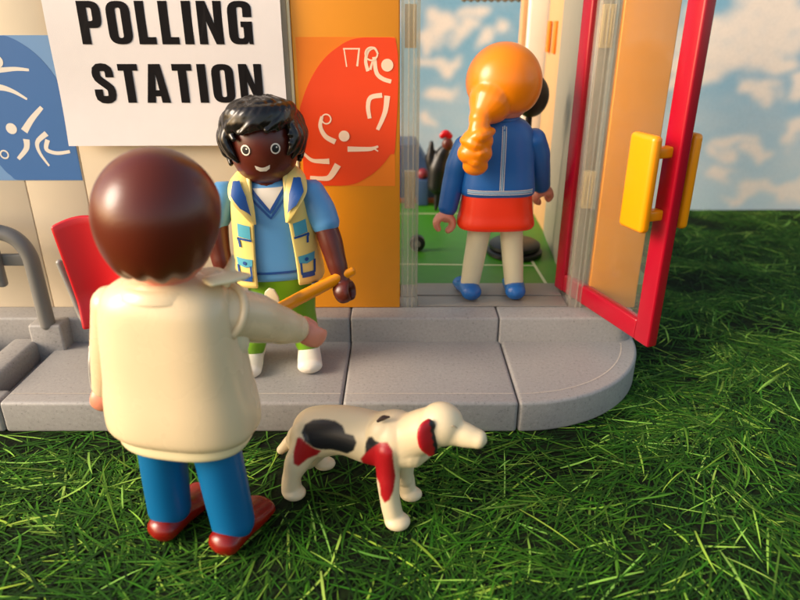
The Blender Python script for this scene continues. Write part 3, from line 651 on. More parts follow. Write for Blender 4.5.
q = MB(); q.tube([(1.55, 27.6, 2.7), (1.62, 27.6, 3.4), (1.78, 27.55, 4.0), (1.95, 27.5, 4.35)], [.38, .42, .3, .2]); q.tube([(1.5, 27.6, 3.1), (1.3, 27.6, 3.7), (1.32, 27.6, 4.5)], [.2, .22, .1]); q.tube([(1.3, 27.7, 3.3), (1.12, 27.7, 3.9)], [.15, .08])
q.tube([(1.55, 27.55, 1.62), (1.58, 27.6, 2.7)], [.07, .12]); q.tube([(1.78, 27.55, 1.62), (1.75, 27.6, 2.7)], [.07, .12]); q.build('body', M['dark'], fg, remesh=.05, world=True)
q = MB(); q.ellipsoid((1.98, 27.45, 4.45), (.24, .2, .3)); q.build('head', M['dark_skin'], fg, world=True)
q = MB(); q.tube([(1.72, 27.45, 4.78), (1.9, 27.45, 4.9), (2.1, 27.45, 4.76)], [.12, .16, .12], flat=.6); q.build('comb', M['red'], fg, world=True)
pb = root('punching_ball', (4.0, 22.6, 1.6), 'dark oval punching ball on a black round stand, mostly behind the woman', 'punching ball')
q = MB(); q.ellipsoid((4.13, 21.3, 7.05), (.55, .55, .66)); q.build('ball', M['ball'], pb, world=True)
q = MB(); q.tube([(4.1, 21.7, 1.9), (4.12, 21.35, 6.6)], [.12, .1]); q.build('stem', M['dark'], pb, world=True)
q = MB()
for z, r_ in ((1.70, .98), (1.93, .90)): q.add(*(lambda s: (s.v, s.f))((lambda m: (m.rings([[Vector((4.05 + r_ * k * math.cos(a * .1963), 21.9 + r_ * k * math.sin(a * .1963), z + h)) for a in range(32)] for k, h in ((.9, -.12), (1, -.06), (1, .06), (.9, .12))]), m)[1])(MB())))
q.build('base', M['dark'], pb, world=True)
wl = root('small_wheel', (.55, 22.1, 1.6), 'small black toy wheel lying at the left edge of the doorway', 'wheel')
q = MB(); q.tube([(.62, 22.05, 1.9), (.62, 22.35, 1.9)], [.28, .28], caps=False); tw = q.build('tyre', M['dark'], wl, bevel=.05, world=True)
q = MB(); q.tube([(.62, 22.02, 1.9), (.62, 22.38, 1.9)], [.12, .12], caps=False); q.build('rim', M['grey'], wl, world=True)

# ------------------------------------------------------------------ FIGURE 1: back view, cream jacket
def local(o, p):
    m = Matrix.LocRotScale(o.location, o.rotation_euler, o.scale).inverted(); return m @ Vector(p)
man = root('toy_person', (-3.93, 10.05, 0.03), 'toy man seen from behind with smooth brown hair, cream jacket and blue trousers', 'toy figure', 'toy people at the polling station', rz=math.pi - .18)
ORG[man.name] = Vector()
J = Surf([(2.38, 1.30, .80, 2.6), (2.50, 1.38, .87, 2.6), (2.9, 1.38, .88, 2.6), (3.5, 1.29, .82, 2.7), (4.3, 1.21, .76, 2.8), (4.85, 1.13, .70, 2.7), (5.08, 1.02, .62, 2.5), (5.24, .78, .52, 2.3), (5.32, .5, .45, 2)])
q = MB(); J.mesh(q); jk = q.build('jacket', M['cream'], man)
q = MB(); Surf([(2.10, 1.10, .68, 2.5), (2.15, 1.18, .75, 2.5), (2.25, 1.22, .77, 2.5), (2.6, 1.22, .77, 2.5)]).mesh(q, 10); q.build('undershirt_hem', M['cream2'], man)
# open collar standing around the neck with two points
q = MB(); rows = []; seg = 40
def colr_(a, t):
    front = .5 - .5 * math.sin(a); pt = max(0, 1 - abs(math.atan2(math.sin(a + math.pi / 2 - .62), math.cos(a + math.pi / 2 - .62))) / .33) + max(0, 1 - abs(math.atan2(math.sin(a + math.pi / 2 + .62), math.cos(a + math.pi / 2 + .62))) / .33)
    r = .50 + .26 * t + .42 * pt * t; return Vector((r * 1.15 * math.cos(a), r * math.sin(a) * .9, 5.22 + .10 * t * (1 - t) * 4 - .14 * t + .10 * pt * t))
g0 = -math.pi / 2 + .12; g1 = g0 + 2 * math.pi - .24
vv = [colr_(g0 + (g1 - g0) * i / seg, j / 6) for j in range(7) for i in range(seg + 1)]
q.add(vv, [(j * (seg + 1) + i, j * (seg + 1) + i + 1, (j + 1) * (seg + 1) + i + 1, (j + 1) * (seg + 1) + i) for j in range(6) for i in range(seg)])
q.build('collar', M['cream'], jk, solid=.09, bevel=.03)
add_head(man, M['skin'], (-.1, 0, 6.22), (.84, .82, .98))
hr = random.Random(3); jag = [hr.uniform(-.05, .05) for _ in range(30)]
def zb_man(a):
    fr = max(0, -math.sin(a)); back = max(0, math.sin(a))
    z = -1.10 * smoothstep(min(1, max(0, (math.sin(a) + .45) / 1.0))) + .32 * smoothstep(min(1, fr ** 2 * 1.3)) + .06
    return z + (.20 * (1 - abs(math.sin(a * 6.5 + 1.2))) + .05 * math.sin(a * 5 + 1)) * back
q = MB(); hair_cap(q, (-.1, .02, 6.36), (1.0, 1.02, 1.08), zb_man, disp=lambda a, ph: .030 * abs(math.sin(a * 6.5 + 1.2)) * max(0, -ph - .45) * 2, inner=.12, full=.72)
q.build('hair', M['hairbrown'], man, remesh=.03, relax=4)
# arms
def arm(par, sh, pts, rad, sleeve, cuff_t=None, name='arm'):
    a = MB(); a.tube([sh] + pts, rad, seg=28, sub=8); return a.build(name, sleeve, par)
wr = local(man, at(297, 329, 11.25)); sh_ = local(man, at(231, 314, 10.15)); 
a_ = arm(man, sh_, [sh_.lerp(wr, .3) + Vector((0, 0, .03)), sh_.lerp(wr, .7), wr - (wr - sh_).normalized() * .08], [.46, .45, .36, .29], M['cream'])
q = MB(); ax_ = (wr - sh_).normalized(); u_ = ax_.orthogonal().normalized(); w_ = ax_.cross(u_)
q.tube([sh_ - ax_ * .12 + (u_ * math.cos(k * .2618) + w_ * math.sin(k * .2618)) * .47 for k in range(25)], [.07] * 25, seg=12, sub=2, caps=False); q.build('armhole_rim', M['cream'], jk)
q = MB(); claw(q, wr + (wr - sh_).normalized() * .02, wr - sh_, (0, .35, 1), 1.0); q.build('hand', M['skin'], a_, remesh=.03, relax=2)
sh_ = local(man, at(112, 308, 10.35)); wr = local(man, at(106, 385, 10.85))
a_ = arm(man, sh_ + Vector((0, 0, .08)), [sh_.lerp(wr, .4), wr], [.33, .33, .26], M['cream'])
q = MB(); claw(q, wr, wr - sh_, (1, 0, 0), .9); q.build('hand', M['skin'], a_, remesh=.03, relax=2)
# open collar: flap lying over the right shoulder and a standing tip
q = MB(); L_ = lambda x, y, Y: local(man, at(x, y, Y))
q.tube([L_(208, 282, 9.75), L_(226, 278, 9.95), L_(240, 276, 10.1), L_(250, 275, 10.2)], [(.06, .20), (.07, .24), (.06, .18), (.03, .05)], seg=20, up=(0, 0, 1))
q.tube([L_(222, 282, 10.1), L_(229, 273, 10.2), L_(232, 263, 10.26), L_(233, 255, 10.3)], [(.18, .06), (.13, .055), (.08, .045), (.03, .025)], seg=18, up=(1, 0, 0))
q.build('collar_flap', M['cream2'], jk, remesh=.03, relax=3)
# armpit socket
q = MB(); sp = local(man, at(232, 338, 10.05)); q.ellipsoid(sp, (.3, .3, .42)); q.build('arm_socket', M['bone'], man)
# legs and shoes
for (xt, xb, yt, yb), (hx, hy), (tx, ty) in (((157, 155, 455, 508), (152, 540), (190, 492)), ((216, 232, 455, 520), (230, 552), (258, 500))):
    pass
def leg(par, top, bot, r0, r1, mat, cut=.0):
    q = MB(); q.tube([top, Vector(top).lerp(Vector(bot), .5), bot], [r0, (r0[0] * .5 + r1[0] * .5, r0[1] * .5 + r1[1] * .5), r1], seg=28, up=(0, 1, 0)); return q.build('leg', mat, par)
# image left leg = person's left (local +x is image-left when turned away)
leg(man, (.55, 0, 2.5), (.55, .12, .52), (.46, .45), (.40, .41), M['blue'])
leg(man, (-.50, 0, 2.5), (-.80, .22, .46), (.46, .45), (.40, .41), M['blue'])
def shoe2(par, heel, toe, mat, w=.33, lift=0):
    h = Vector(heel); t_ = Vector(toe); q = MB()
    q.tube([h.to_3d() + Vector((0, 0, .25)), h.lerp(t_, .35) + Vector((0, 0, .27)), h.lerp(t_, .7) + Vector((0, 0, .2)), t_ + Vector((0, 0, .19))], [(.25, w * .9), (.28, w * .92), (.23, w * .98), (.20, w * 1.0)], seg=30, up=(0, 0, 1))
    q.v = [Vector((p.x, p.y, max(0, p.z))) for p in q.v]; q.add([p for p in []], [])
    return q.build('shoe', mat, par)
shoe2(man, (.56, .42, 0), (.32, -.74, 0), M['shoe_red'], w=.36); shoe2(man, (-.76, .55, 0), (-1.0, -.56, 0), M['shoe_red'], w=.36)

# ------------------------------------------------------------------ FIGURE 2: helper in the pale yellow vest
hp = root('toy_person', (-2.93, 15.35, .86), 'dark skinned toy man with black wavy hair and open yellow vest over a blue shirt', 'toy figure', 'toy people at the polling station', rz=.10, ry=R(-2.2))
ORG[hp.name] = Vector()
T = Surf([(2.52, .86, .58, 2.6), (2.6, .90, .62, 2.6), (3.3, .86, .6, 2.7), (4.2, .86, .58, 2.7), (4.6, .80, .54, 2.5), (4.86, .62, .46, 2.2), (5.0, .4, .36, 2)])
q = MB(); T.mesh(q); sh = q.build('shirt', M['shirt'], hp)
fr = lambda off: (lambda x, z: T.face(x, z, off))
q = MB(); patch(q, [(-.36, 4.82), (.36, 4.82), (.02, 4.28), (-.02, 4.28)], fr(.016)); q.build('undershirt', M['white'], sh)
q = MB(); strip(q, [(-.40, 4.84), (-.36, 4.76), (0, 4.26), (.36, 4.76), (.40, 4.84)], .075, fr(.024)); q.build('neck_trim', M['navy'], sh); q = MB(); strip(q, [(-.48, 4.7), (0, 4.12), (.48, 4.7)], .05, fr(.024)); q.build('neck_trim', M['navy'], sh); q = MB(); strip(q, [(-.8, 2.76), (0, 2.76), (.8, 2.76)], .06, fr(.02), sub=20); q.build('hem_trim', M['navy'], sh)
# vest shell going round the back, open in front
V = Surf([(2.40, 1.08, .72, 2.7), (2.5, 1.12, .78, 2.7), (3.3, 1.04, .72, 2.7), (4.2, .98, .70, 2.7), (4.6, .93, .66, 2.5), (4.85, .84, .60, 2.3), (5.02, .72, .54, 2.2), (5.10, .66, .52, 2)])
def vin(z): # inner edge half-opening in x
    return .50 if z < 2.6 else .50 + (.30 - .50) * 0 - .12 * smoothstep(min(1, max(0, (z - 2.6) / 2.2))) * 1.0
def vang(z, sgn):
    rx, ry, n, *_ = V.ring(z); x = vin(z) / rx; y = (1 - x ** n) ** (1 / n); c = x ** (n / 2); s_ = y ** (n / 2); a = math.atan2(-s_, c); return a
q = MB(); nz, na = 30, 60; vv = []
for j in range(nz + 1):
    z = 2.40 + 2.70 * j / nz; a0 = vang(z, 1); a1 = math.pi - a0
    # sweep from right inner edge anticlockwise via +x, back (+y), -x to left inner edge
    for i in range(na + 1):
        a = a0 + (a1 - a0) * i / na; p = V.pt(a, z)
        drop = 0; 
        vv.append(p)
q.add(vv, [(j * (na + 1) + i, j * (na + 1) + i + 1, (j + 1) * (na + 1) + i + 1, (j + 1) * (na + 1) + i) for j in range(nz) for i in range(na)])
vs = q.build('vest', M['vest'], hp, solid=.10, bevel=.03)
# folded collar and lapels, moulded sheets lying on the vest
for sx in (-1, 1):
    q = MB()
    # inner edge runs from the chest up round the neck; outer edge gives the pointed lapel
    inn = [(.34, -.70, 4.02), (.34, -.66, 4.35), (.36, -.60, 4.65), (.42, -.50, 4.92), (.47, -.30, 5.14), (.46, -.02, 5.24), (.36, .26, 5.26), (.2, .42, 5.26), (0, .47, 5.26)]
    out = [(.40, -.74, 4.00), (.58, -.80, 4.26), (.80, -.76, 4.55), (.90, -.60, 4.72), (.90, -.36, 4.92), (.84, -.04, 5.02), (.70, .38, 5.02), (.4, .64, 5.0), (0, .72, 5.0)]
    def cat(L, t):
        n = len(L) - 1; i = min(n - 1, int(t * n)); f = t * n - i; g_ = [Vector(L[max(0, min(n, i + k))]) for k in (-1, 0, 1, 2)]
        return .5 * (2 * g_[1] + (g_[2] - g_[0]) * f + (2 * g_[0] - 5 * g_[1] + 4 * g_[2] - g_[3]) * f * f + (g_[3] + 3 * g_[1] - g_[0] - 3 * g_[2]) * f ** 3)
    vv = []; nu, nv = 40, 8
    for i in range(nu + 1):
        a_i, b_i = cat(inn, i / nu), cat(out, i / nu)
        for j in range(nv + 1):
            t = j / nv; p = a_i.lerp(b_i, t); bul = .05 * math.sin(math.pi * t); nrm = Vector((p.x * .5, p.y, .6)).normalized(); p = p + nrm * bul; vv.append((p.x * sx, p.y, p.z))
    q.add(vv, [(i * (nv + 1) + j, i * (nv + 1) + j + 1, (i + 1) * (nv + 1) + j + 1, (i + 1) * (nv + 1) + j) for i in range(nu) for j in range(nv)])
    lp = q.build('lapel', M['vest'], vs, solid=.07, bevel=.02)
    def lf(u, v, off=.05):
        p = cat(inn, u).lerp(cat(out, u), v); nrm = Vector((p.x * .4, -1.0 if u < .45 else p.y, .45)).normalized(); p = p + Vector((p.x * .5, p.y, .6)).normalized() * .05 * math.sin(math.pi * v) + nrm * off
        return Vector((p.x * sx, p.y, p.z))
    q = MB(); patch(q, [(.08, .35), (.18, .80), (.34, .84), (.46, .62), (.44, .30), (.26, .24)], lf); q.build('lapel_print', M['navy'], lp)
vf = lambda off: (lambda x, z: V.face(x, z, off))
for sx in (-1, 1):
    m_ = lambda L: [(sx * a, c) for a, c in L]
    q = MB(); patch(q, m_([(.50, 3.98), (.80, 4.04), (.82, 3.72), (.52, 3.66)]), vf(.02)); po = q.build('pocket', M['teal'], vs)
    q = MB(); strip(q, m_([(.50, 3.63), (.84, 3.68), (.81, 3.60), (.80, 3.46)]), .05, vf(.03)); q.build('zip', M['navy'], po)
    q = MB(); patch(q, m_([(.54, 3.16), (.94, 3.20), (.92, 3.02), (.74, 2.96), (.56, 2.99)]), vf(.02)); po = q.build('pocket_flap', M['teal'], vs)
    q = MB(); patch(q, disc(sx * .74, 3.07, .045), vf(.035), 2); q.build('button', M['navy'], po)
    q = MB(); strip(q, m_([(.60, 3.0), (.60, 2.72), (.90, 2.72), (.92, 3.02)]), .05, vf(.03)); strip(q, m_([(.60, 2.69), (.90, 2.69)]), .13, vf(.034)); q.build('pocket_outline', M['navy'], po)
q = MB(); q.box(.80, .98, -.68, -.52, 2.22, 2.44); q.box(.90, .98, -.69, -.51, 2.12, 2.24); q.build('clip', M['charcoal'], hp, bevel=.02)
hd = add_head(hp, M['dark_skin'], (-.02, -.04, 5.74), (.79, .82, .93), M['white'])
rr = random.Random(5)
def zb_h(a):
    s_ = math.sin(a)
    return (.30 * smoothstep(min(1, max(0, -s_ * 1.35 - .1))) - .62 * smoothstep(min(1, max(0, s_ * .8 + .62))) + .08)
q = MB(); hair_cap(q, (-.02, .02, 5.83), (.89, .94, .99), zb_h, disp=lambda a, ph: .025 * math.sin(a * 9 + ph * 6) * math.cos(ph), inner=.13)
# wavy moulded locks swept from the parting
def onhead(a, ph, k=1.0): return Vector((-.02 + .87 * k * math.cos(ph) * math.cos(a), .02 + .94 * k * math.cos(ph) * math.sin(a), 5.83 + 1.0 * k * math.sin(ph)))
for k in range(30):
    a0 = R(-90 + k * 12 + rr.uniform(-5, 5)); end = zb_h(a0) - .04
    st_ = rr.uniform(.85, 1.25); sw = rr.uniform(.2, .6) * (1 if math.cos(a0) < .2 else -1)
    P_ = [onhead(a0, st_, 1.0), onhead(a0 + sw * .45, st_ * .66 + end * .34, 1.07), onhead(a0 + sw * .1, st_ * .33 + end * .67, 1.03), onhead(a0 + sw * .8, end + .04, 1.05)]
    q.tube(P_, [(.06, .08), (.13, .15), (.12, .14), (.06, .07)], seg=12, sub=5)
for k in range(11):   # fringe swept across the forehead from a side parting
    t = k / 10; a0 = R(-158 + 118 * t); w_ = .03 * math.sin(k * 2.1)
    P_ = [onhead(a0 + .62, .95, 1.0), onhead(a0 + .36, .70, 1.09), onhead(a0 + .04, .52 + w_, 1.05), onhead(a0 - .24, .30 + w_ * 1.4 + .08 * t, 1.07)]
    q.tube(P_, [(.09, .12), (.17, .17), (.15, .15), (.07, .07)], seg=12, sub=5)
for k, a0 in enumerate((-38, -26, -14, -2, 182, 194, 206, 218)):   # side locks over the ears
    sgn = 1 if a0 < 90 else -1
    q.tube([onhead(R(a0), .55, 1.03), onhead(R(a0 + sgn * 5), .15, 1.08), onhead(R(a0 - sgn * 2), -.08 - .05 * (k % 3), 1.04), onhead(R(a0 - sgn * 9), -.24 - .06 * ((k * 2) % 3), 1.0)], [(.1, .12), (.12, .14), (.1, .12), (.04, .05)], seg=12, sub=5)
q.build('hair', M['black'], hp, remesh=.024, relax=3)
for sx, shp, elb, wrp in ((1, at(313, 196, 15.3), at(325, 222, 15.15), at(341, 278, 14.75)), (-1, at(222, 198, 15.4), at(214, 222, 15.3), at(224, 272, 15.0))):
    s0 = local(hp, shp); e0 = local(hp, elb); w0 = local(hp, wrp)
    q = MB(); q.tube([s0 + Vector((-sx * .05, 0, .06)), s0.lerp(e0, .55), e0], [.36, .38, .35], seg=26); ar = q.build('arm', M['shirt'], hp)
    q = MB(); q.tube([e0.lerp(s0, .4), e0.lerp(w0, .3), e0.lerp(w0, .7), w0], [.27, .29, .25, .2], seg=26)
    claw(q, w0, w0 - e0, (1, -.35, .45) if sx > 0 else (0, 1, 0), .95); q.build('forearm', M['dark_skin'], ar, remesh=.03, relax=2)
q = MB(); Surf([(1.55, .80, .52, 2.8), (2.0, .84, .56, 2.8), (2.6, .82, .56, 2.6)]).mesh(q, 12); q.build('trousers', M['green'], hp)
for sx, xb in ((1, .50), (-1, -.95)):
    leg(hp, (sx * .41, 0, 1.9), (xb, 0.02, .52), (.42, .36), (.36, .33), M['green'])
    shoe2(hp, (xb, .35, 0), (xb + (.05 if sx > 0 else -.05), -.72, 0), M['white'], w=.32)
    q = MB(); 
    for k in range(3): strip(q, [(xb - .12, -.28 - k * .12), (xb + .12, -.28 - k * .12)], .03, lambda x, y: Vector((x, y, .47 - (-.28 - y) * .12 + .0)))
# yellow rod held in the hand
rod = root('yellow_rod', tuple(at(340, 283, 14.62)), 'flat yellow plastic rod held by the man in the vest', 'rod')
q = MB(); p0 = at(353, 271, 14.75); p1 = at(311, 292, 14.4); p2 = at(272, 313, 13.6)
d_ = (p2 - p0).normalized()
q.tube([p0, p0.lerp(p1, .5), p1], [(.12, .07), (.14, .07), (.14, .07)], seg=16, up=(0, 0, 1), sub=3); q.tube([p0.lerp(p1, .35), p1.lerp(p2, .2), p1.lerp(p2, .6), p2], [(.15, .09), (.17, .10), (.15, .09), (.13, .08)], seg=16, up=(0, 0, 1), sub=3)
q.tube([p1.lerp(p2, .3), p1.lerp(p2, .95)], [(.18, .07), (.18, .07)], seg=16, up=(0, 0, 1), sub=3)
q.build('shaft', M['yellow'], rod, remesh=.03, relax=2, world=True)
q = MB(); c = at(272, 298, 14.45); q.wallpoly([(c.x + a, c.z + z) for a, z in [(-.24, -.5), (-.22, -.1), (-.15, .18), (-.04, .28), (.08, .24), (.17, .05), (.24, -.5)]], c.y, .06)
q.build('tab', M['bone'], rod, bevel=.02, world=True)

# ------------------------------------------------------------------ FIGURE 3: woman from behind
wo = root('toy_person', (2.72, 17.95, 1.66), 'toy woman seen from behind with orange ponytail, blue jacket and red skirt', 'toy figure', 'toy people at the polling station', rz=math.pi + .04)
ORG[wo.name] = Vector()
Jw = Surf([(3.12, 1.00, .60, 2.7), (3.2, 1.04, .66, 2.7), (3.8, .98, .62, 2.7), (4.4, .94, .60, 2.6), (4.85, .86, .56, 2.5), (5.1, .66, .48, 2.3), (5.2, .46, .42, 2.1)])
q = MB(); Jw.mesh(q); jw = q.build('jacket', M['jacket'], wo)
bk = lambda off: (lambda x, z: Jw.face(x, z, off, 1))
q = MB()
for dx in (-.05, .05): strip(q, [(dx, 3.33), (dx, 5.02)], .018, bk(.016), sub=20)
for zz in (3.23, 3.33): strip(q, [(-.9, zz), (.9, zz)], .018, bk(.016), sub=20)
q.build('stitching', M['white'], jw, smooth=False)
q = MB(); strip(q, [(0, 3.33), (0, 5.04)], .045, bk(.006)); q.build('seam', M['stitch'], jw); q = MB(); strip(q, [(-.9, 3.28), (0, 3.28), (.9, 3.28)], .045, bk(.006), sub=16); q.build('seam', M['stitch'], jw)
q = MB(); q.tube([(.42 * math.cos(a * .3927), .40 * math.sin(a * .3927), 5.15) for a in range(17)], [.09] * 17, seg=12, sub=2, caps=False); q.build('collar', M['jacket'], jw)
q = MB(); Surf([(2.18, 1.06, .66, 2.8), (2.26, 1.10, .70, 2.8), (2.6, 1.04, .66, 2.7), (3.2, .96, .6, 2.6)]).mesh(q, 16); q.build('skirt', M['skirt'], wo)
add_head(wo, M['skin'], (0, -.03, 5.98), (.82, .82, .92))
def zb_w(a):
    s_ = math.sin(a); return .30 * smoothstep(min(1, max(0, -s_ * 1.3 - .1))) - .98 * smoothstep(min(1, max(0, s_ * .9 + .5))) + .08
q = MB(); hair_cap(q, (0, .03, 6.08), (1.0, 1.0, 1.0), zb_w, disp=lambda a, ph: .006 * math.sin(a * 16) * max(0, -ph), inner=.12)
px = .74
q.tube([(px * .25, .30, 5.95), (px * .62, .60, 5.58), (px * .95, .86, 5.28), (px, .95, 5.08)], [.72, .56, .30, .22], seg=20)
q.tube([(px, 1.0, 5.12), (px + .03, 1.04, 4.98)], [.27, .27], seg=20)
lump = [(-.02, 4.74, .42, .33), (.03, 4.42, .46, .32), (.0, 4.10, .34, .26)]
for dx, z, r_, rz_ in lump: q.ellipsoid((px + .06 + dx, 1.0, z), (r_, r_ * .8, rz_), 22, 14)
for k in range(4):
    s_ = -1 if k % 2 else 1; z = 4.88 - k * .22; w_ = 1.3 - k * .14; q.tube([(px + .06 - s_ * .30 * w_, 1.02, z + .10), (px + .06 - s_ * .06, 1.24, z + .02), (px + .06 + s_ * .26 * w_, 1.08, z - .16)], [.10, .15 * w_, .08], seg=14, sub=5)
q.build('hair', M['hair_y'], wo, remesh=.03, relax=8)
for sx, pts in ((1, (at(463, 148, 17.95), at(454, 180, 17.95), at(448, 207, 17.9))), (-1, (at(536, 141, 17.95), at(539, 165, 18.3), at(541, 184, 18.7)))):
    a, e0, w0 = [local(wo, p) for p in pts]
    q = MB(); q.tube([a + Vector((-sx * .06, 0, .02)), a.lerp(e0, .5), e0, w0], [.33, .34, .31, .27], seg=26); ar = q.build('arm', M['jacket'], wo)
    q = MB(); claw(q, w0 + (w0 - e0).normalized() * .1, w0 - e0, (0, 1, 0), 1.0); q.build('hand', M['skin'], ar, remesh=.03, relax=2)
for sx, xt, xb in ((1, .42, .64), (-1, -.46, -.66)):
    leg(wo, (xt, 0, 2.2), (xb, .02, .45), (.33, .34), (.27, .28), M['bone'])
    shoe2(wo, (xb, .32, 0), (xb + sx * .12, -.62, 0), M['shoe_blue'], w=.33)

# ------------------------------------------------------------------ DOG
dog = root('toy_dog', (-1.0, 10.9, 0.03), 'white toy dog with black and red patches standing on the grass in profile', 'toy dog')
q = MB()
def dp(x, y, Y): return at(x, y, Y)
gx = lambda x, y: None
hip = dp(318, 432, 11.3); mid = dp(352, 432, 11.0); chest = dp(398, 440, 10.6); neck = dp(424, 432, 10.35); 
q.tube([dp(304, 440, 11.35), hip, dp(345, 430, 11.05), dp(375, 438, 10.8), chest, dp(412, 446, 10.48)], [(.38, .38), (.56, .50), (.50, .50), (.55, .52), (.64, .55), (.42, .42)], seg=32, up=(0, 0, 1))
q.tube([dp(400, 440, 10.55), dp(420, 432, 10.35), dp(440, 424, 10.15)], [(.52, .46), (.43, .40), (.38, .36)], seg=28, up=(0, 0, 1))
q.ellipsoid(dp(388, 440, 10.48), (.46, .30, .52)); q.ellipsoid(dp(309, 438, 11.12), (.40, .28, .48)); q.ellipsoid(dp(404, 446, 10.5), (.42, .42, .42))
q.ellipsoid(dp(441, 424, 10.1), (.42, .40, .42))
q.tube([dp(445, 428, 10.05), dp(462, 434, 9.95), dp(478, 439, 9.85)], [(.36, .33), (.24, .23), (.175, .19)], seg=24, up=(0, 0, 1))
ears = []
def footz(p): return Vector((p.x, p.y, .03))
# near hind, far hind, near front, far front: (hip, knee, hock, foot)
nh = [dp(312, 440, 11.1), dp(300, 458, 10.98), dp(292, 476, 10.95)]
f_nh = Vector((-2.28, 10.98, .16)); q.tube(nh + [f_nh], [(.44, .3), (.30, .22), (.20, .19), (.22, .2)], seg=22); q.ellipsoid(f_nh + Vector((.06, -.06, -.02)), (.25, .22, .15))
f_fh = Vector((-1.75, 11.95, .15)); q.tube([dp(318, 440, 11.6), dp(305, 458, 11.8), Vector((-2.1, 11.9, .5)), f_fh], [(.38, .3), (.28, .22), (.19, .18), (.2, .18)], seg=22); q.ellipsoid(f_fh + Vector((.06, -.04, -.02)), (.25, .2, .14))
f_nf = Vector((-.12, 10.15, .16)); q.tube([dp(388, 446, 10.42), dp(388, 475, 10.28), dp(390, 500, 10.2), f_nf], [(.42, .3), (.27, .23), (.22, .2), (.21, .2)], seg=22); q.ellipsoid(f_nf + Vector((.07, -.08, -.02)), (.26, .23, .16))
f_ff = Vector((.16, 10.95, .15)); q.tube([dp(402, 450, 10.85), dp(404, 474, 10.9), Vector((.12, 10.95, .5)), f_ff], [(.38, .3), (.25, .2), (.19, .18), (.2, .18)], seg=22); q.ellipsoid(f_ff + Vector((.07, -.06, -.02)), (.24, .2, .14))
q.tube([dp(304, 428, 11.45), dp(292, 440, 11.5), dp(281, 450, 11.5)], [.2, .15, .1], seg=16)
body = q.build('body', plastic('tmp', (255, 255, 255)), dog, remesh=.026, relax=7, world=True)
# painted patches
def inside(px, py, poly):
    c = False; j = len(poly) - 1
    for i in range(len(poly)):
        xi, yi = poly[i]; xj, yj = poly[j]
        if (yi > py) != (yj > py) and px < (xj - xi) * (py - yi) / (yj - yi) + xi: c = not c
        j = i
    return c
sc = lambda L: [(260 + x * .3, 380 + y * .3) for x, y in L]
blackp = [sc([(138, 175), (150, 148), (178, 132), (215, 130), (250, 136), (275, 152), (285, 178), (312, 185), (322, 208), (312, 235), (290, 246), (265, 238), (235, 232), (205, 232), (180, 226), (150, 205)]), sc([(350, 245), (352, 210), (362, 190), (375, 190), (385, 203), (400, 208), (375, 225)])]
redp = [sc([(125, 192), (138, 192), (152, 208), (180, 228), (205, 236), (190, 250), (160, 262), (128, 288), (112, 280), (112, 240)]), sc([(335, 262), (350, 245), (372, 225), (400, 208), (425, 208), (442, 235), (446, 280), (452, 320), (445, 370), (432, 400), (415, 410), (402, 385), (398, 345), (380, 310), (345, 285)])]
me = body.data; dm, dnn, dl, db = newmat('dog_plastic'); at_ = dnn.new('ShaderNodeAttribute'); at_.attribute_name = 'tint'
nt = dnn.new('ShaderNodeTexNoise'); nt.inputs['Scale'].default_value = 20; bp = dnn.new('ShaderNodeBump'); bp.inputs['Strength'].default_value = .2; bp.inputs['Distance'].default_value = .01
dl.new(nt.outputs['Fac'], bp.inputs['Height']); dl.new(bp.outputs['Normal'], db.inputs['Normal']); dl.new(at_.outputs['Color'], db.inputs['Base Color']); db.inputs['Roughness'].default_value = .42
me.materials.clear(); me.materials.append(dm)
ca = me.color_attributes.new('tint', 'FLOAT_COLOR', 'POINT'); og = ORG[dog.name]
side_dir = Vector((-.35, -.9, 0)); cw, cb, cr_ = [lin(c) for c in ((226, 206, 166), (20, 22, 28), (168, 16, 26))]
def to_photo(p):
    y_, z_ = p.y, p.z - CAMZ; d = y_ * math.cos(PITCH) - z_ * math.sin(PITCH); u = (y_ * math.sin(PITCH) + z_ * math.cos(PITCH)) / d
    return 400 + p.x * FPX / d, 300 - u * FPX
def marking(x, y):
    t = Vector((0, 0, 0)); n = 0
    for ox in (-.6, 0, .6):
        for oy in (-.6, 0, .6):
            X_, Y_ = x + ox, y + oy; c = cb if any(inside(X_, Y_, P_) for P_ in blackp) else cr_ if any(inside(X_, Y_, P_) for P_ in redp) else cw
            t += Vector(c); n += 1
    return t / n
for v in me.vertices:
    c = cw; p = v.co + og
    if v.normal.dot(side_dir) > -.15:
        x, y = to_photo(p)
        c = marking(x, y)
    ca.data[v.index].color = (*c, 1)
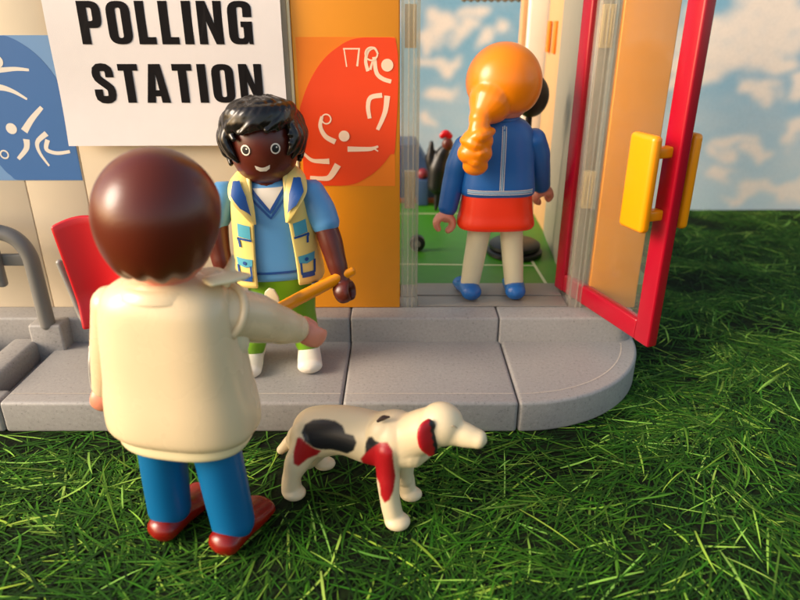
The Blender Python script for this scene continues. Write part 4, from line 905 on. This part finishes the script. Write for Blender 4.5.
# hanging ear
q = MB(); q.tube([dp(431, 424, 9.78), dp(426, 431, 9.70), dp(428, 441, 9.68), dp(433, 452, 9.72)], [(.07, .14), (.07, .19), (.07, .21), (.05, .12)], seg=20, up=(.3, -1, 0), sub=6)
ear = q.build('ear', dm, dog, world=True, remesh=.022, relax=3)
ear.data.materials.clear(); ear.data.materials.append(dm); ce = ear.data.color_attributes.new('tint', 'FLOAT_COLOR', 'POINT')
for v in ear.data.vertices:
    x, y = to_photo(v.co + og); kk = min(1, max(0, (x - (430.8 + (y - 430) * .18 + .7 * math.sin(y * .9))) / 1.2 + .5)); c = [a_c * (1 - kk) + b_c * kk for a_c, b_c in zip(cr_, cb)]
    ce.data[v.index].color = (*c, 1)
q = MB(); q.tube([dp(449, 428, 9.80), dp(453, 426, 9.77), dp(457, 428, 9.77)], [.008, .014, .008], seg=8); q.build('eyelid', M['taupe'], dog, world=True)
# closed slit on the shoulder
q = MB(); q.tube([dp(378, 421, 10.32), dp(383, 418, 10.32), dp(389, 417, 10.3)], [.03, .05, .02], seg=8); q.build('slit', M['ball'], dog, world=True)

# ------------------------------------------------------------------ light
w = bpy.data.worlds.new('World'); S.world = w; w.use_nodes = True; nt_ = w.node_tree; bg = nt_.nodes['Background']
sk = nt_.nodes.new('ShaderNodeTexSky'); sk.sky_type = 'NISHITA'; sk.sun_disc = False
ELEV, AZ = 26, -72      # light comes from the left and from behind the camera
sk.sun_elevation = R(ELEV); sk.sun_rotation = R(180 + 72); sk.dust_density = 3.0; sk.air_density = 1.0
mxw = nt_.nodes.new('ShaderNodeMix'); mxw.data_type = 'RGBA'; mxw.blend_type = 'MULTIPLY'; mxw.inputs['Factor'].default_value = 1; mxw.inputs['B'].default_value = (1.0, .90, .78, 1)
nt_.links.new(sk.outputs[0], mxw.inputs['A']); nt_.links.new(mxw.outputs['Result'], bg.inputs['Color']); bg.inputs['Strength'].default_value = .15
sd = bpy.data.lights.new('sun', 'SUN'); sd.energy = 1.45; sd.angle = R(28); sd.color = (1, .92, .82)
so_ = bpy.data.objects.new('sun', sd); COL.objects.link(so_)
dirv = Vector((math.sin(R(72)) * -1 * math.cos(R(ELEV)), -math.cos(R(72)) * math.cos(R(ELEV)), math.sin(R(ELEV))))
so_.rotation_euler = dirv.to_track_quat('Z', 'Y').to_euler(); so_.location = dirv * 40
S.view_settings.view_transform = 'Standard'; S.view_settings.look = 'None'; S.view_settings.gamma = 1; S.view_settings.exposure = 1.05; S.view_settings.use_curve_mapping = False
